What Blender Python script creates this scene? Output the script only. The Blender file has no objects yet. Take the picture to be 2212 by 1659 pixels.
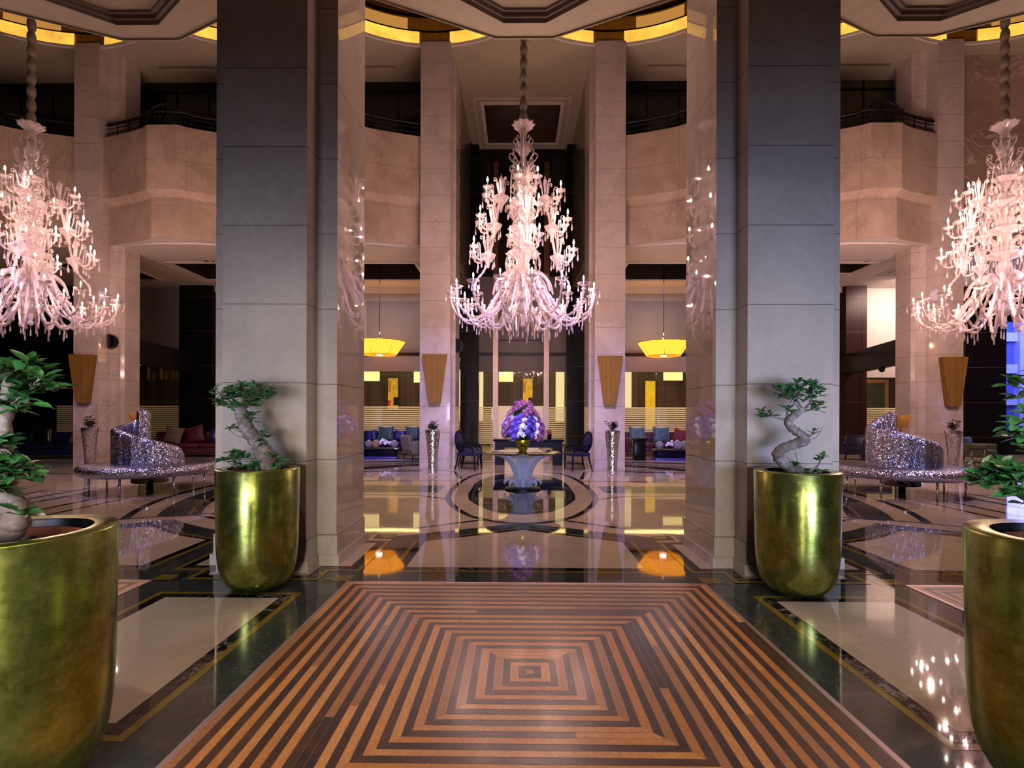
import bpy, bmesh, math, random
from mathutils import Vector, Matrix
random.seed(7)
PI = math.pi
SC = bpy.context.scene
COL = SC.collection

# ---------------------------------------------------------------- helpers
class MB:
    """collects geometry and links it as ONE mesh object"""
    def __init__(s):
        s.bm = bmesh.new(); s.uv = s.bm.loops.layers.uv.new('UVMap'); s.col = None
    def colour(s):
        if s.col is None: s.col = s.bm.loops.layers.float_color.new('Col')
        return s.col
    def poly(s, pts, col=None, smooth=False):
        vs = [s.bm.verts.new(p) for p in pts]
        f = s.bm.faces.new(vs); f.smooth = smooth
        if col is not None:
            L = s.colour()
            for l in f.loops: l[L] = (*col, 1.0)
        return f
    def box(s, x0, x1, y0, y1, z0, z1, M=None):
        c = [Vector((x, y, z)) for z in (z0, z1) for y in (y0, y1) for x in (x0, x1)]
        if M is not None: c = [M @ v for v in c]
        v = [s.bm.verts.new(p) for p in c]
        for q in ((0,2,3,1),(4,5,7,6),(0,1,5,4),(2,6,7,3),(0,4,6,2),(1,3,7,5)):
            s.bm.faces.new([v[i] for i in q])
        return s
    def rbox(s, x0, x1, y0, y1, z0, z1, r=.03, seg=3, M=None):
        b = bmesh.new()
        bmesh.ops.create_cube(b, size=1.0)
        for v in b.verts:
            v.co = Vector(((x0+x1)/2+v.co.x*(x1-x0), (y0+y1)/2+v.co.y*(y1-y0), (z0+z1)/2+v.co.z*(z1-z0)))
        bmesh.ops.bevel(b, geom=b.edges[:], offset=r, segments=seg, affect='EDGES', profile=.5)
        s.merge(b, M, True); return s
    def merge(s, b, M=None, smooth=False):
        mp = {}
        for v in b.verts:
            mp[v] = s.bm.verts.new(M @ v.co if M is not None else v.co)
        for f in b.faces:
            try:
                g = s.bm.faces.new([mp[v] for v in f.verts]); g.smooth = smooth or f.smooth
            except ValueError: pass
        b.free()
    def prism(s, pts, z0, z1, top=True, bottom=True):
        lo = [s.bm.verts.new((x, y, z0)) for x, y in pts]; hi = [s.bm.verts.new((x, y, z1)) for x, y in pts]
        n = len(pts)
        for i in range(n):
            j = (i+1) % n; s.bm.faces.new((lo[i], lo[j], hi[j], hi[i]))
        if top: s.bm.faces.new(hi)
        if bottom: s.bm.faces.new(lo[::-1])
        return s
    def lathe(s, prof, seg=32, M=None, cap0=False, cap1=False, wob=None, a0=0., a1=2*PI, smooth=True):
        full = abs(a1-a0-2*PI) < 1e-6
        n = seg if full else seg+1
        rings = []
        L = [0.]
        for i in range(1, len(prof)):
            L.append(L[-1]+math.hypot(prof[i][0]-prof[i-1][0], prof[i][1]-prof[i-1][1]))
        rm = max(p[0] for p in prof)
        for (r, z) in prof:
            ring = []
            for k in range(n):
                a = a0+(a1-a0)*k/seg
                rr = r*(wob(a, z) if wob else 1.)
                p = Vector((rr*math.cos(a), rr*math.sin(a), z))
                ring.append(s.bm.verts.new(M @ p if M is not None else p))
            rings.append(ring)
        for i in range(len(prof)-1):
            for k in range(seg):
                k2 = (k+1) % n
                f = s.bm.faces.new((rings[i][k], rings[i][k2], rings[i+1][k2], rings[i+1][k])); f.smooth = smooth
                us = [a0+(a1-a0)*k/seg, a0+(a1-a0)*(k+1)/seg]
                for l, (u, v) in zip(f.loops, ((us[0], L[i]), (us[1], L[i]), (us[1], L[i+1]), (us[0], L[i+1]))):
                    l[s.uv].uv = (u*rm, v)
        if cap0: s.bm.faces.new(rings[0][::-1])
        if cap1: s.bm.faces.new(rings[-1])
        return s
    def tube(s, path, rad, seg=8, cap=True, M=None, smooth=True):
        path = [Vector(p) for p in path]; n = len(path)
        if not hasattr(rad, '__len__'): rad = [rad]*n
        rings = []; up = None
        for i, p in enumerate(path):
            t = (path[min(i+1, n-1)]-path[max(i-1, 0)])
            if t.length < 1e-9: t = Vector((0, 0, 1))
            t.normalize()
            if up is None:
                up = Vector((0, 0, 1)) if abs(t.z) < .9 else Vector((1, 0, 0))
            sd = t.cross(up)
            if sd.length < 1e-6: sd = t.cross(Vector((.3, .8, .5)))
            sd.normalize(); up = sd.cross(t).normalized()
            ring = []
            for k in range(seg):
                a = 2*PI*k/seg
                q = p+(sd*math.cos(a)+up*math.sin(a))*rad[i]
                ring.append(s.bm.verts.new(M @ q if M is not None else q))
            rings.append(ring)
        for i in range(n-1):
            for k in range(seg):
                k2 = (k+1) % seg
                f = s.bm.faces.new((rings[i][k], rings[i][k2], rings[i+1][k2], rings[i+1][k])); f.smooth = smooth
        if cap:
            s.bm.faces.new(rings[0][::-1]); s.bm.faces.new(rings[-1])
        return s
    def ball(s, c, r, u=10, v=6, sc=(1, 1, 1)):
        M = Matrix.Translation(c) @ Matrix.Diagonal((sc[0], sc[1], sc[2], 1))
        prof = [(max(r*math.sin(PI*i/v), 1e-4), -r*math.cos(PI*i/v)) for i in range(v+1)]
        return s.lathe(prof, u, M)
    def build(s, name, mat, parent=None, loc=None, sub=0, fix=True):
        me = bpy.data.meshes.new(name)
        if fix: bmesh.ops.recalc_face_normals(s.bm, faces=s.bm.faces[:])
        s.bm.to_mesh(me); s.bm.free()
        mats = mat if isinstance(mat, (list, tuple)) else [mat]
        for m in mats: me.materials.append(m)
        o = bpy.data.objects.new(name, me); COL.objects.link(o)
        if parent is not None: o.parent = parent
        if loc is not None: o.location = loc
        if sub:
            md = o.modifiers.new('sub', 'SUBSURF'); md.levels = sub; md.render_levels = sub
        return o

def spline(pts, n=8):
    """Catmull-Rom through pts"""
    pts = [Vector(p) for p in pts]; out = []
    for i in range(len(pts)-1):
        p0 = pts[max(i-1, 0)]; p1 = pts[i]; p2 = pts[i+1]; p3 = pts[min(i+2, len(pts)-1)]
        for k in range(n):
            t = k/n
            out.append(.5*((2*p1)+(p2-p0)*t+(2*p0-5*p1+4*p2-p3)*t*t+(3*p1-p0-3*p2+p3)*t**3))
    out.append(pts[-1]); return out
def lerp_list(a, n):
    out = []
    for i in range(n):
        t = i/(n-1)*(len(a)-1); k = min(int(t), len(a)-2); out.append(a[k]+(a[k+1]-a[k])*(t-k))
    return out

def tag(o, label=None, cat=None, group=None, kind=None):
    if label: o['label'] = label
    if cat: o['category'] = cat
    if group: o['group'] = group
    if kind: o['kind'] = kind
    return o
def thing(name, label, cat, loc=(0, 0, 0), rz=0., group=None):
    o = bpy.data.objects.new(name, None); COL.objects.link(o)
    o.location = loc; o.rotation_euler = (0, 0, rz); o.empty_display_size = .1
    return tag(o, label, cat, group)
def struct(o): o['kind'] = 'structure'; return o
def copy_tree(o, parent=None):
    c = o.copy(); COL.objects.link(c); c.parent = parent
    for ch in list(o.children): copy_tree(ch, c)
    return c

# ---------------------------------------------------------------- materials
def srgb(r, g, b):
    f = lambda c: (c/255/12.92) if c/255 <= .04045 else ((c/255+.055)/1.055)**2.4
    return (f(r), f(g), f(b))
class NT:
    def __init__(s, name):
        s.m = bpy.data.materials.new(name); s.m.use_nodes = True
        s.t = s.m.node_tree; s.t.nodes.clear()
        s.out = s.t.nodes.new('ShaderNodeOutputMaterial')
    def n(s, t, **k):
        nd = s.t.nodes.new(t)
        for a, v in k.items(): setattr(nd, a, v)
        return nd
    def set(s, nd, **k):
        for a, v in k.items():
            key = a.replace('_', ' ')
            i = nd.inputs[key] if key in nd.inputs else nd.inputs[int(a[1:])]
            if hasattr(v, 'is_output') or isinstance(v, bpy.types.NodeSocket): s.t.links.new(v, i)
            else:
                if isinstance(v, tuple) and len(v) == 3 and i.type == 'RGBA': v = (*v, 1)
                i.default_value = v
        return nd
    def math(s, op, a, b=None, c=None):
        nd = s.n('ShaderNodeMath', operation=op)
        for i, v in enumerate((a, b, c)):
            if v is None: continue
            if isinstance(v, bpy.types.NodeSocket): s.t.links.new(v, nd.inputs[i])
            else: nd.inputs[i].default_value = v
        return nd.outputs[0]
    def mix(s, f, a, b, mode='MIX'):
        nd = s.n('ShaderNodeMix', data_type='RGBA', blend_type=mode)
        for i, v in ((0, f), (6, a), (7, b)):
            if isinstance(v, bpy.types.NodeSocket): s.t.links.new(v, nd.inputs[i])
            else:
                if isinstance(v, tuple) and len(v) == 3: v = (*v, 1)
                nd.inputs[i].default_value = v
        return nd.outputs[2]
    def ramp(s, f, stops):
        nd = s.n('ShaderNodeValToRGB'); e = nd.color_ramp.elements
        while len(e) < len(stops): e.new(.5)
        for i, (p, c) in enumerate(stops):
            e[i].position = p
            e[i].color = (c, c, c, 1) if not hasattr(c, '__len__') else (*c, 1)
        s.t.links.new(f, nd.inputs[0]); return nd.outputs[0]
    def noise(s, vec, scale, detail=4, rough=.55, dist=0.):
        nd = s.n('ShaderNodeTexNoise')
        s.set(nd, Scale=scale, Detail=detail, Roughness=rough, Distortion=dist)
        if vec is not None: s.t.links.new(vec, nd.inputs['Vector'])
        return nd.outputs['Fac']
    def pos(s): return s.n('ShaderNodeNewGeometry').outputs['Position']
    def obj(s): return s.n('ShaderNodeTexCoord').outputs['Object']
    def uvv(s): return s.n('ShaderNodeTexCoord').outputs['UV']
    def scale(s, vec, v):
        nd = s.n('ShaderNodeVectorMath', operation='MULTIPLY'); s.t.links.new(vec, nd.inputs[0]); nd.inputs[1].default_value = v
        return nd.outputs[0]
    def bsdf(s, **k):
        b = s.n('ShaderNodeBsdfPrincipled'); s.set(b, **k)
        s.t.links.new(b.outputs[0], s.out.inputs[0]); return b
    def bump(s, h, strength=.2, dist=.01):
        nd = s.n('ShaderNodeBump'); s.set(nd, Height=h, Strength=strength, Distance=dist); return nd.outputs[0]

def plain(name, col, rough=.5, metal=0., noise=.12, nscale=6., **k):
    t = NT(name)
    nz = t.noise(t.obj(), nscale, 3)
    c = t.mix(t.ramp(nz, [(.3, 0.), (.7, 1.)]), tuple(x*(1-noise) for x in col), tuple(min(x*(1+noise), 1) for x in col))
    t.bsdf(Base_Color=c, Roughness=rough, Metallic=metal, **k)
    return t.m
def emit(name, col, strength, sampling=None):
    t = NT(name)
    nz = t.noise(t.pos(), 3., 2)
    e = t.n('ShaderNodeEmission')
    t.set(e, Color=t.mix(nz, tuple(x*.9 for x in col), col), Strength=strength)
    t.t.links.new(e.outputs[0], t.out.inputs[0])
    if sampling: t.m.cycles.emission_sampling = sampling
    return t.m
def marble(name, base, dark, vein, rough=.1, joint=None, joff=0., veinamt=.5, vscale=1.3, spec=.5, vjoint=None, wave=False):
    t = NT(name); p = t.pos()
    n1 = t.noise(p, .9*vscale, 6, .6, .6); n2 = t.noise(p, 14., 4, .6)
    f = t.math('ADD', t.math('MULTIPLY', n1, .75), t.math('MULTIPLY', n2, .25))
    c = t.mix(t.ramp(f, [(.36, 0.), (.64, 1.)]), dark, base)
    v1 = t.math('ABSOLUTE', t.math('SUBTRACT', t.noise(p, 1.6*vscale, 5, .62, 1.2), .5))
    vm = t.ramp(v1, [(0., 1.), (.012, .35), (.03, 0.)])
    br = t.ramp(t.noise(p, .8, 2), [(.45, 0.), (.6, 1.)])
    vm = t.math('MULTIPLY', t.math('MULTIPLY', vm, br), veinamt)
    c = t.mix(vm, c, vein)
    if joint:
        sp = t.n('ShaderNodeSeparateXYZ'); t.t.links.new(p, sp.inputs[0])
        q = t.math('DIVIDE', t.math('SUBTRACT', sp.outputs[2], joff), joint)
        fl = t.math('FLOOR', q)
        wn = t.n('ShaderNodeTexWhiteNoise', noise_dimensions='1D'); t.t.links.new(fl, wn.inputs['W'])
        c = t.mix(t.math('MULTIPLY', wn.outputs[0], .14), c, dark)
        d = t.math('ABSOLUTE', t.math('SUBTRACT', t.math('FRACT', t.math('ADD', q, .5)), .5))
        j = t.math('LESS_THAN', d, .0045/joint)
        c = t.mix(t.math('MULTIPLY', j, .75), c, tuple(x*.25 for x in dark))
    if vjoint:
        sp2 = t.n('ShaderNodeSeparateXYZ'); t.t.links.new(p, sp2.inputs[0])
        q2 = t.math('DIVIDE', sp2.outputs[0], vjoint)
        d2 = t.math('ABSOLUTE', t.math('SUBTRACT', t.math('FRACT', q2), .5))
        c = t.mix(t.math('MULTIPLY', t.math('LESS_THAN', d2, .004/vjoint), .5), c, tuple(x*.3 for x in dark))
    kw = {}
    if wave: kw['Normal'] = t.bump(t.noise(p, 1.3, 2), .03, .02)
    t.bsdf(Base_Color=c, Roughness=rough, IOR=1.5, Specular_IOR_Level=spec, **kw)
    return t.m

M = {}
BEIGE, BEIGED, BVEIN = srgb(196, 178, 160), srgb(160, 142, 126), srgb(232, 222, 212)
M['column'] = marble('column marble', srgb(188, 176, 162), srgb(166, 154, 142), BVEIN, .02, .745, .304, .10, 1., spec=.4)
M['backcol'] = marble('rear column marble', srgb(196, 182, 174), srgb(172, 156, 148), BVEIN, .06, .75, .23, .3, spec=.4)
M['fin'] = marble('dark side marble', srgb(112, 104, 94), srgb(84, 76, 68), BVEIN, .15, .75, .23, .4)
M['balcony'] = marble('balcony marble', srgb(190, 168, 150), srgb(158, 136, 120), BVEIN, .3, 1.05, .1, .25, vjoint=1.24)
M['wallmarble'] = marble('veined wall marble', srgb(182, 158, 136), srgb(150, 126, 106), BVEIN, .25, 2.4, .2, .8, .7)
M['cream'] = marble('cream floor marble', srgb(192, 178, 158), srgb(174, 158, 138), srgb(150, 122, 104), .035, None, 0, .4, .8, .62, wave=True)
M['granite'] = marble('grey granite', srgb(60, 68, 64), srgb(42, 48, 46), srgb(120, 120, 120), .04, None, 0, .3, 2.5, .6, wave=True)
M['black'] = marble('black veined marble', srgb(20, 20, 24), srgb(10, 10, 13), srgb(190, 186, 176), .035, None, 0, .75, 3.5, .6)
M['goldstone'] = marble('amber inlay stone', srgb(134, 114, 42), srgb(106, 88, 30), srgb(170, 140, 70), .05, None, 0, .3, 4., .6)
M['plaster'] = plain('ceiling plaster', srgb(168, 156, 132), .8, noise=.05)
M['plaster2'] = plain('soffit plaster', srgb(206, 194, 188), .75, noise=.05)
M['taupe'] = plain('taupe wall panel', srgb(150, 138, 134), .7, noise=.06)
M['shade'] = plain('grey roller shade', srgb(120, 110, 108), .75, noise=.05, nscale=2)
M['mould'] = plain('grey moulding', srgb(120, 106, 92), .7, noise=.06)
M['darkcoffer'] = plain('dark coffer lining', srgb(44, 34, 20), .3, noise=.2)
M['redcoffer'] = plain('dark gilded coffer lining', srgb(62, 40, 14), .35, noise=.25)
M['dome'] = plain('dark brown dome', srgb(52, 34, 20), .5, noise=.15)
M['brownring'] = plain('brown cove ring', srgb(96, 62, 38), .5, noise=.1)
M['blackmetal'] = plain('black metal', srgb(16, 15, 15), .35, .6, noise=.1)
M['rail'] = plain('wrought iron', srgb(26, 22, 20), .4, .5, noise=.1)
M['chrome'] = plain('chrome', (.75, .75, .78), .08, 1., noise=.03)
M['steelpost'] = plain('brushed metal post', srgb(176, 150, 146), .35, .6, noise=.06)
M['glassdark'] = plain('dark gallery glass', srgb(12, 15, 15), .12, 0., noise=.2)
M['leather'] = plain('navy lacquer', srgb(15, 15, 38), .3, 0., noise=.2, Specular_IOR_Level=.05)
M['navy'] = plain('navy velvet', srgb(20, 20, 58), .45, 0., noise=.25, nscale=14, Specular_IOR_Level=.3)
M['greenvelvet'] = plain('green velvet', srgb(34, 78, 74), .4, 0., noise=.45, nscale=9, Sheen_Weight=.5)
M['burgundy'] = plain('burgundy velvet', srgb(84, 16, 40), .5, 0., noise=.2, nscale=10)
M['redfab'] = plain('red ribbed fabric', srgb(120, 28, 26), .6, 0., noise=.35, nscale=30)
M['greyfab'] = plain('grey armchair fabric', srgb(120, 112, 100), .7, 0., noise=.1)
M['olive'] = plain('olive fabric', srgb(72, 76, 42), .6, noise=.15)
M['tanfab'] = plain('mustard fabric', srgb(156, 108, 40), .6, noise=.12)
M['darkwood2'] = plain('black lacquered wood', srgb(16, 12, 14), .22, noise=.2, Specular_IOR_Level=.15)
M['terracotta'] = plain('terracotta', srgb(150, 84, 64), .7, noise=.1)
M['soil'] = plain('dark soil', srgb(20, 16, 13), .9, noise=.4, nscale=30)
M['pebble'] = plain('black pebbles', srgb(34, 36, 44), .3, noise=.3, nscale=20)
M['bark'] = None
t = NT('bonsai bark'); p = t.obj()
nz = t.noise(p, 28., 6, .65, .8); nb = t.noise(p, 7., 4)
c = t.mix(t.ramp(nz, [(.35, 0.), (.65, 1.)]), srgb(84, 72, 66), srgb(176, 166, 160))
c = t.mix(t.ramp(nb, [(.42, 0.), (.62, 1.)]), srgb(104, 90, 78), c)
t.bsdf(Base_Color=c, Roughness=.75, Normal=t.bump(nz, .5, .01)); M['bark'] = t.m
t = NT('ficus leaf'); p = t.obj()
oi = t.n('ShaderNodeNewGeometry').outputs['Random Per Island']
c = t.mix(oi, srgb(28, 80, 40), srgb(84, 146, 74))
t.bsdf(Base_Color=c, Roughness=.28, Specular_IOR_Level=.6); M['leaf'] = t.m
t = NT('dark leaf')
oi = t.n('ShaderNodeNewGeometry').outputs['Random Per Island']
t.bsdf(Base_Color=t.mix(oi, srgb(14, 30, 20), srgb(34, 66, 40)), Roughness=.35); M['leafd'] = t.m
# wood strips: colour attribute per plank
t = NT('parquet'); a = t.n('ShaderNodeAttribute', attribute_name='Col')
p = t.pos(); g = t.noise(p, 90., 4, .6); g2 = t.noise(p, 11., 4, .6)
c = t.mix(t.math('MULTIPLY', t.ramp(g, [(.35, 0.), (.75, 1.)]), .5), a.outputs['Color'], (0.02, 0.012, 0.008), 'MIX')
c = t.mix(t.ramp(g2, [(.3, 0.), (.75, .22)]), c, srgb(150, 90, 60))
t.bsdf(Base_Color=c, Roughness=.36, Specular_IOR_Level=.32, Coat_Weight=.10, Coat_Roughness=.16, Normal=t.bump(g, .12, .004)); M['parquet'] = t.m
# gold leaf squares
t = NT('gold leaf'); uv = t.uvv()
br = t.n('ShaderNodeTexBrick'); t.set(br, Vector=uv, Scale=1., Color1=(.30, .30, .30), Color2=(1., 1., 1.), Mortar=(.45, .45, .45), Mortar_Size=.0012, Brick_Width=.085, Row_Height=.062, Bias=0.)
nz = t.noise(t.obj(), 5., 5, .6); nf = t.noise(t.obj(), 45., 4, .65, .6)
f = t.math('ADD', t.math('MULTIPLY', t.n('ShaderNodeRGBToBW').outputs[0] if False else nz, .65), t.math('MULTIPLY', nf, .35))
sepb = t.n('ShaderNodeRGBToBW'); t.t.links.new(br.outputs[0], sepb.inputs[0])
f2 = t.math('ADD', t.math('MULTIPLY', f, .89), t.math('MULTIPLY', sepb.outputs[0], .11))
c = t.mix(t.ramp(f2, [(.38, 0.), (.72, 1.)]), srgb(108, 116, 40), srgb(192, 196, 106))
r = t.math('ADD', t.math('MULTIPLY', f2, .16), .17)
t.bsdf(Base_Color=c, Metallic=.92, Roughness=r, Normal=t.bump(f2, .12, .004)); M['goldleaf'] = t.m
# vertical rib wood (dark)
def ribbed(name, c0, c1, rough=.3, per=.035, spec=.2):
    t = NT(name); p = t.pos(); sp = t.n('ShaderNodeSeparateXYZ'); t.t.links.new(p, sp.inputs[0])
    xy = t.math('ADD', sp.outputs[0], sp.outputs[1])
    w = t.math('ABSOLUTE', t.math('SUBTRACT', t.math('FRACT', t.math('DIVIDE', xy, per)), .5))
    wn = t.n('ShaderNodeTexWhiteNoise', noise_dimensions='1D'); t.t.links.new(t.math('FLOOR', t.math('DIVIDE', xy, per)), wn.inputs['W'])
    c = t.mix(wn.outputs[0], c0, c1)
    jz = t.math('LESS_THAN', t.math('ABSOLUTE', t.math('SUBTRACT', t.math('FRACT', t.math('DIVIDE', sp.outputs[2], 1.35)), .5)), .006)
    c = t.mix(t.math('MULTIPLY', jz, .5), c, srgb(120, 100, 90))
    t.bsdf(Base_Color=c, Roughness=rough, Specular_IOR_Level=spec, Normal=t.bump(w, .35, .006)); return t.m
M['darkwood'] = ribbed('dark ribbed wood', srgb(10, 7, 10), srgb(22, 14, 17), .3, .035, .12)
M['barwood'] = ribbed('bar wood panelling', srgb(36, 26, 14), srgb(66, 46, 22), .3, .06)
M['redwood'] = ribbed('reddish ribbed wood', srgb(34, 20, 21), srgb(60, 36, 34), .35, .05)
M['sconce'] = ribbed('sconce pleated silk', srgb(118, 86, 36), srgb(134, 100, 44), .7, .014)
# glitter
def glitter(name, base, scale, amp, rough):
    t = NT(name); vo = t.n('ShaderNodeTexVoronoi'); t.set(vo, Vector=t.obj(), Scale=scale)
    sb = t.n('ShaderNodeVectorMath', operation='SUBTRACT'); t.t.links.new(vo.outputs['Color'], sb.inputs[0]); sb.inputs[1].default_value = (.5, .5, .5)
    ml = t.n('ShaderNodeVectorMath', operation='SCALE'); t.t.links.new(sb.outputs[0], ml.inputs[0]); ml.inputs['Scale'].default_value = amp
    ad = t.n('ShaderNodeVectorMath', operation='ADD'); t.t.links.new(ml.outputs[0], ad.inputs[0]); t.t.links.new(t.n('ShaderNodeNewGeometry').outputs['Normal'], ad.inputs[1])
    nm = t.n('ShaderNodeVectorMath', operation='NORMALIZE'); t.t.links.new(ad.outputs[0], nm.inputs[0])
    t.bsdf(Base_Color=base, Metallic=1., Roughness=rough, Normal=nm.outputs[0]); return t.m
M['sequin'] = glitter('silver sequin fabric', (.50, .50, .68), 110., .85, .18)
M['sequintop'] = glitter('silver sequin seat', (.26, .25, .33), 110., .9, .25)
M['mosaic'] = glitter('mirror mosaic', (.86, .86, .95), 90., .30, .07)
# crystal
def crystal(name, col, tr, rough=.08, em=0., ecol=(1, 1, 1)):
    t = NT(name)
    b = t.n('ShaderNodeBsdfPrincipled'); t.set(b, Base_Color=col, Roughness=rough, Specular_IOR_Level=1., IOR=1.6)
    if em: t.set(b, Emission_Color=ecol, Emission_Strength=em)
    tp = t.n('ShaderNodeBsdfTransparent')
    fr = t.n('ShaderNodeLayerWeight'); fr.inputs[0].default_value = .35
    f = t.math('ADD', t.math('MULTIPLY', fr.outputs['Facing'], 1.-tr), 1.-tr)
    f = t.math('MINIMUM', f, 1.)
    mx = t.n('ShaderNodeMixShader'); t.t.links.new(f, mx.inputs[0]); t.t.links.new(tp.outputs[0], mx.inputs[1]); t.t.links.new(b.outputs[0], mx.inputs[2])
    t.t.links.new(mx.outputs[0], t.out.inputs[0]); return t.m
M['crystal'] = crystal('chandelier crystal', (.44, .36, .35), .62)
M['crystal2'] = crystal('table crystal', (.62, .68, 1.), .62, .05)
t = NT('clear glass'); tp = t.n('ShaderNodeBsdfTransparent'); gl = t.n('ShaderNodeBsdfGlossy'); t.set(gl, Roughness=.02)
mx = t.n('ShaderNodeMixShader'); mx.inputs[0].default_value = .05; t.t.links.new(tp.outputs[0], mx.inputs[1]); t.t.links.new(gl.outputs[0], mx.inputs[2]); t.t.links.new(mx.outputs[0], t.out.inputs[0]); M['clear'] = t.m
M['bowl'] = crystal('smoky glass', (.35, .36, .40), .55, .05)
M['sleeve'] = plain('chain sleeve fabric', srgb(112, 102, 88), .7, noise=.15)
M['candle'] = plain('candle tube', srgb(240, 226, 205), .5, noise=.03)
M['flame'] = emit('lamp flame', (1., .84, .72), 45., 'NONE')
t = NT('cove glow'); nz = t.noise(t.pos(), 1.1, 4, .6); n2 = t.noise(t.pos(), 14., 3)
e = t.n('ShaderNodeEmission'); t.set(e, Color=t.mix(n2, (.95, .42, .03), (1., .60, .10)), Strength=t.math('ADD', t.math('MULTIPLY', t.ramp(nz, [(.3, 0.), (.7, 1.)]), .9), .75)); t.t.links.new(e.outputs[0], t.out.inputs[0]); M['coveglow'] = t.m  # mottled emission stands in for hidden lamps lighting the gold band
M['covegold'] = plain('gilded cove', srgb(190, 140, 50), .4, .5, noise=.2)
t = NT('lamp silk'); p = t.obj(); sp = t.n('ShaderNodeSeparateXYZ'); t.t.links.new(p, sp.inputs[0])
an = t.math('ARCTAN2', sp.outputs[1], sp.outputs[0])
w = t.noise(None, 1., 3)
cmb = t.n('ShaderNodeCombineXYZ'); t.t.links.new(t.math('MULTIPLY', an, 14.), cmb.inputs[0])
w = t.noise(cmb.outputs[0], 3., 3, .6)
c = t.mix(t.ramp(w, [(.3, 0.), (.7, 1.)]), (1., .22, .010), (1., .42, .045))
e = t.n('ShaderNodeEmission'); t.set(e, Color=c, Strength=2.6); t.t.links.new(e.outputs[0], t.out.inputs[0]); M['silk'] = t.m
M['bulb'] = emit('lamp bulb', (1., .95, .85), 12.)
M['lightbox'] = emit('lit ceiling box', (1., .76, .26), 1.5)
M['barglow'] = emit('glowing bar ceiling', (1., .70, .26), 5.5)
M['olivewall'] = plain('dim olive gallery wall', srgb(74, 72, 40), .5, noise=.1)
M['lightbox2'] = emit('lit shelf panel', (1., .80, .38), 1.0)
t = NT('frosted film'); tp = t.n('ShaderNodeBsdfTransparent'); tl = t.n('ShaderNodeBsdfTranslucent'); t.set(tl, Color=(.92, .86, .76)); df = t.n('ShaderNodeBsdfDiffuse'); t.set(df, Color=(.8, .76, .72))
m1 = t.n('ShaderNodeMixShader'); m1.inputs[0].default_value = .3; t.t.links.new(tl.outputs[0], m1.inputs[1]); t.t.links.new(df.outputs[0], m1.inputs[2])
m2 = t.n('ShaderNodeMixShader'); m2.inputs[0].default_value = .72; t.t.links.new(tp.outputs[0], m2.inputs[1]); t.t.links.new(m1.outputs[0], m2.inputs[2]); t.t.links.new(m2.outputs[0], t.out.inputs[0]); M['frost'] = t.m
M['frostpink'] = crystal('frosted lit panel', srgb(232, 206, 188), .2, .5, .25, (1., .74, .56))
M['coveglow2'] = emit('cove glow upper', (1., .46, .10), .5)  # weak emission for the lamp light on the upper gold band
t = NT('blue tinted pane'); tp = t.n('ShaderNodeBsdfTransparent'); t.set(tp, Color=(.80, .82, 1.)); gl = t.n('ShaderNodeBsdfGlossy'); t.set(gl, Roughness=.05, Color=(.6, .6, .9))  # tint puts the bluish daylight of the view into the glass colour
mx = t.n('ShaderNodeMixShader'); mx.inputs[0].default_value = .07; t.t.links.new(tp.outputs[0], mx.inputs[1]); t.t.links.new(gl.outputs[0], mx.inputs[2]); t.t.links.new(mx.outputs[0], t.out.inputs[0]); M['bluepane'] = t.m
M['tabletop'] = plain('dark mirror glass', srgb(24, 22, 24), .03, 0., noise=.05, Specular_IOR_Level=.9, IOR=1.7)
t = NT('gold green glaze'); sp = t.n('ShaderNodeSeparateXYZ'); t.t.links.new(t.obj(), sp.inputs[0])
nz = t.noise(t.obj(), 18., 3)
c = t.mix(t.ramp(nz, [(.35, 0.), (.65, 1.)]), srgb(70, 72, 16), srgb(196, 170, 40))
t.bsdf(Base_Color=c, Metallic=.6, Roughness=.22); M['vasegold'] = t.m
def petal(name, c0, c1):
    t = NT(name); oi = t.n('ShaderNodeNewGeometry').outputs['Random Per Island']
    t.bsdf(Base_Color=t.mix(oi, c0, c1), Roughness=.55); return t.m
M['hydrangea'] = petal('violet petals', srgb(84, 52, 190), srgb(134, 96, 236)); M['whitepetal'] = petal('white petals', srgb(214, 206, 236), srgb(250, 246, 255)); M['orchid'] = petal('purple orchid petals', srgb(104, 40, 110), srgb(196, 120, 190)); M['redpetal'] = petal('red petals', srgb(120, 14, 40), srgb(190, 50, 80))
M['silk2'] = emit('lamp silk underside', (1., .28, .012), 2.2)
M['violetsat'] = plain('violet satin', srgb(40, 34, 104), .3, 0., noise=.6, nscale=12)
M['greenvelvet2'] = plain('pale green velvet', srgb(64, 104, 106), .4, 0., noise=.4, nscale=9, Sheen_Weight=.5)
M['navyleather'] = plain('navy leather', srgb(24, 26, 62), .28, 0., noise=.2)
M['glowblue'] = plain('painted blue glow', srgb(70, 68, 150), .25, 0., noise=.1)  # blue glow under the coffee tables, put into the plinth colour
M['bowl2'] = crystal('amber glass', (.5, .32, .18), .55, .05)
M['ochre'] = plain('ochre paint', srgb(200, 168, 50), .6, noise=.35, nscale=7)
M['ochre2'] = plain('dark ochre paint', srgb(150, 116, 40), .6, noise=.4, nscale=12)
M['redpaint'] = plain('red paint', srgb(190, 40, 28), .6, noise=.2)
M['yellowpaint'] = plain('yellow paint', srgb(226, 206, 30), .6, noise=.12, nscale=5)
M['foliagepaint'] = plain('dark foliage paint', srgb(40, 48, 22), .5, noise=.9, nscale=9)
M['gilt'] = plain('gilded frame', srgb(188, 130, 40), .35, .6, noise=.25)
M['bluefacade'] = plain('blue glass facade', srgb(84, 100, 190), .3, 0., noise=.3, nscale=1)
M['palefacade'] = plain('pale facade', srgb(190, 196, 240), .6, 0., noise=.1)
M['postwood'] = plain('brown wood post', srgb(92, 58, 30), .4, noise=.2)
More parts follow.
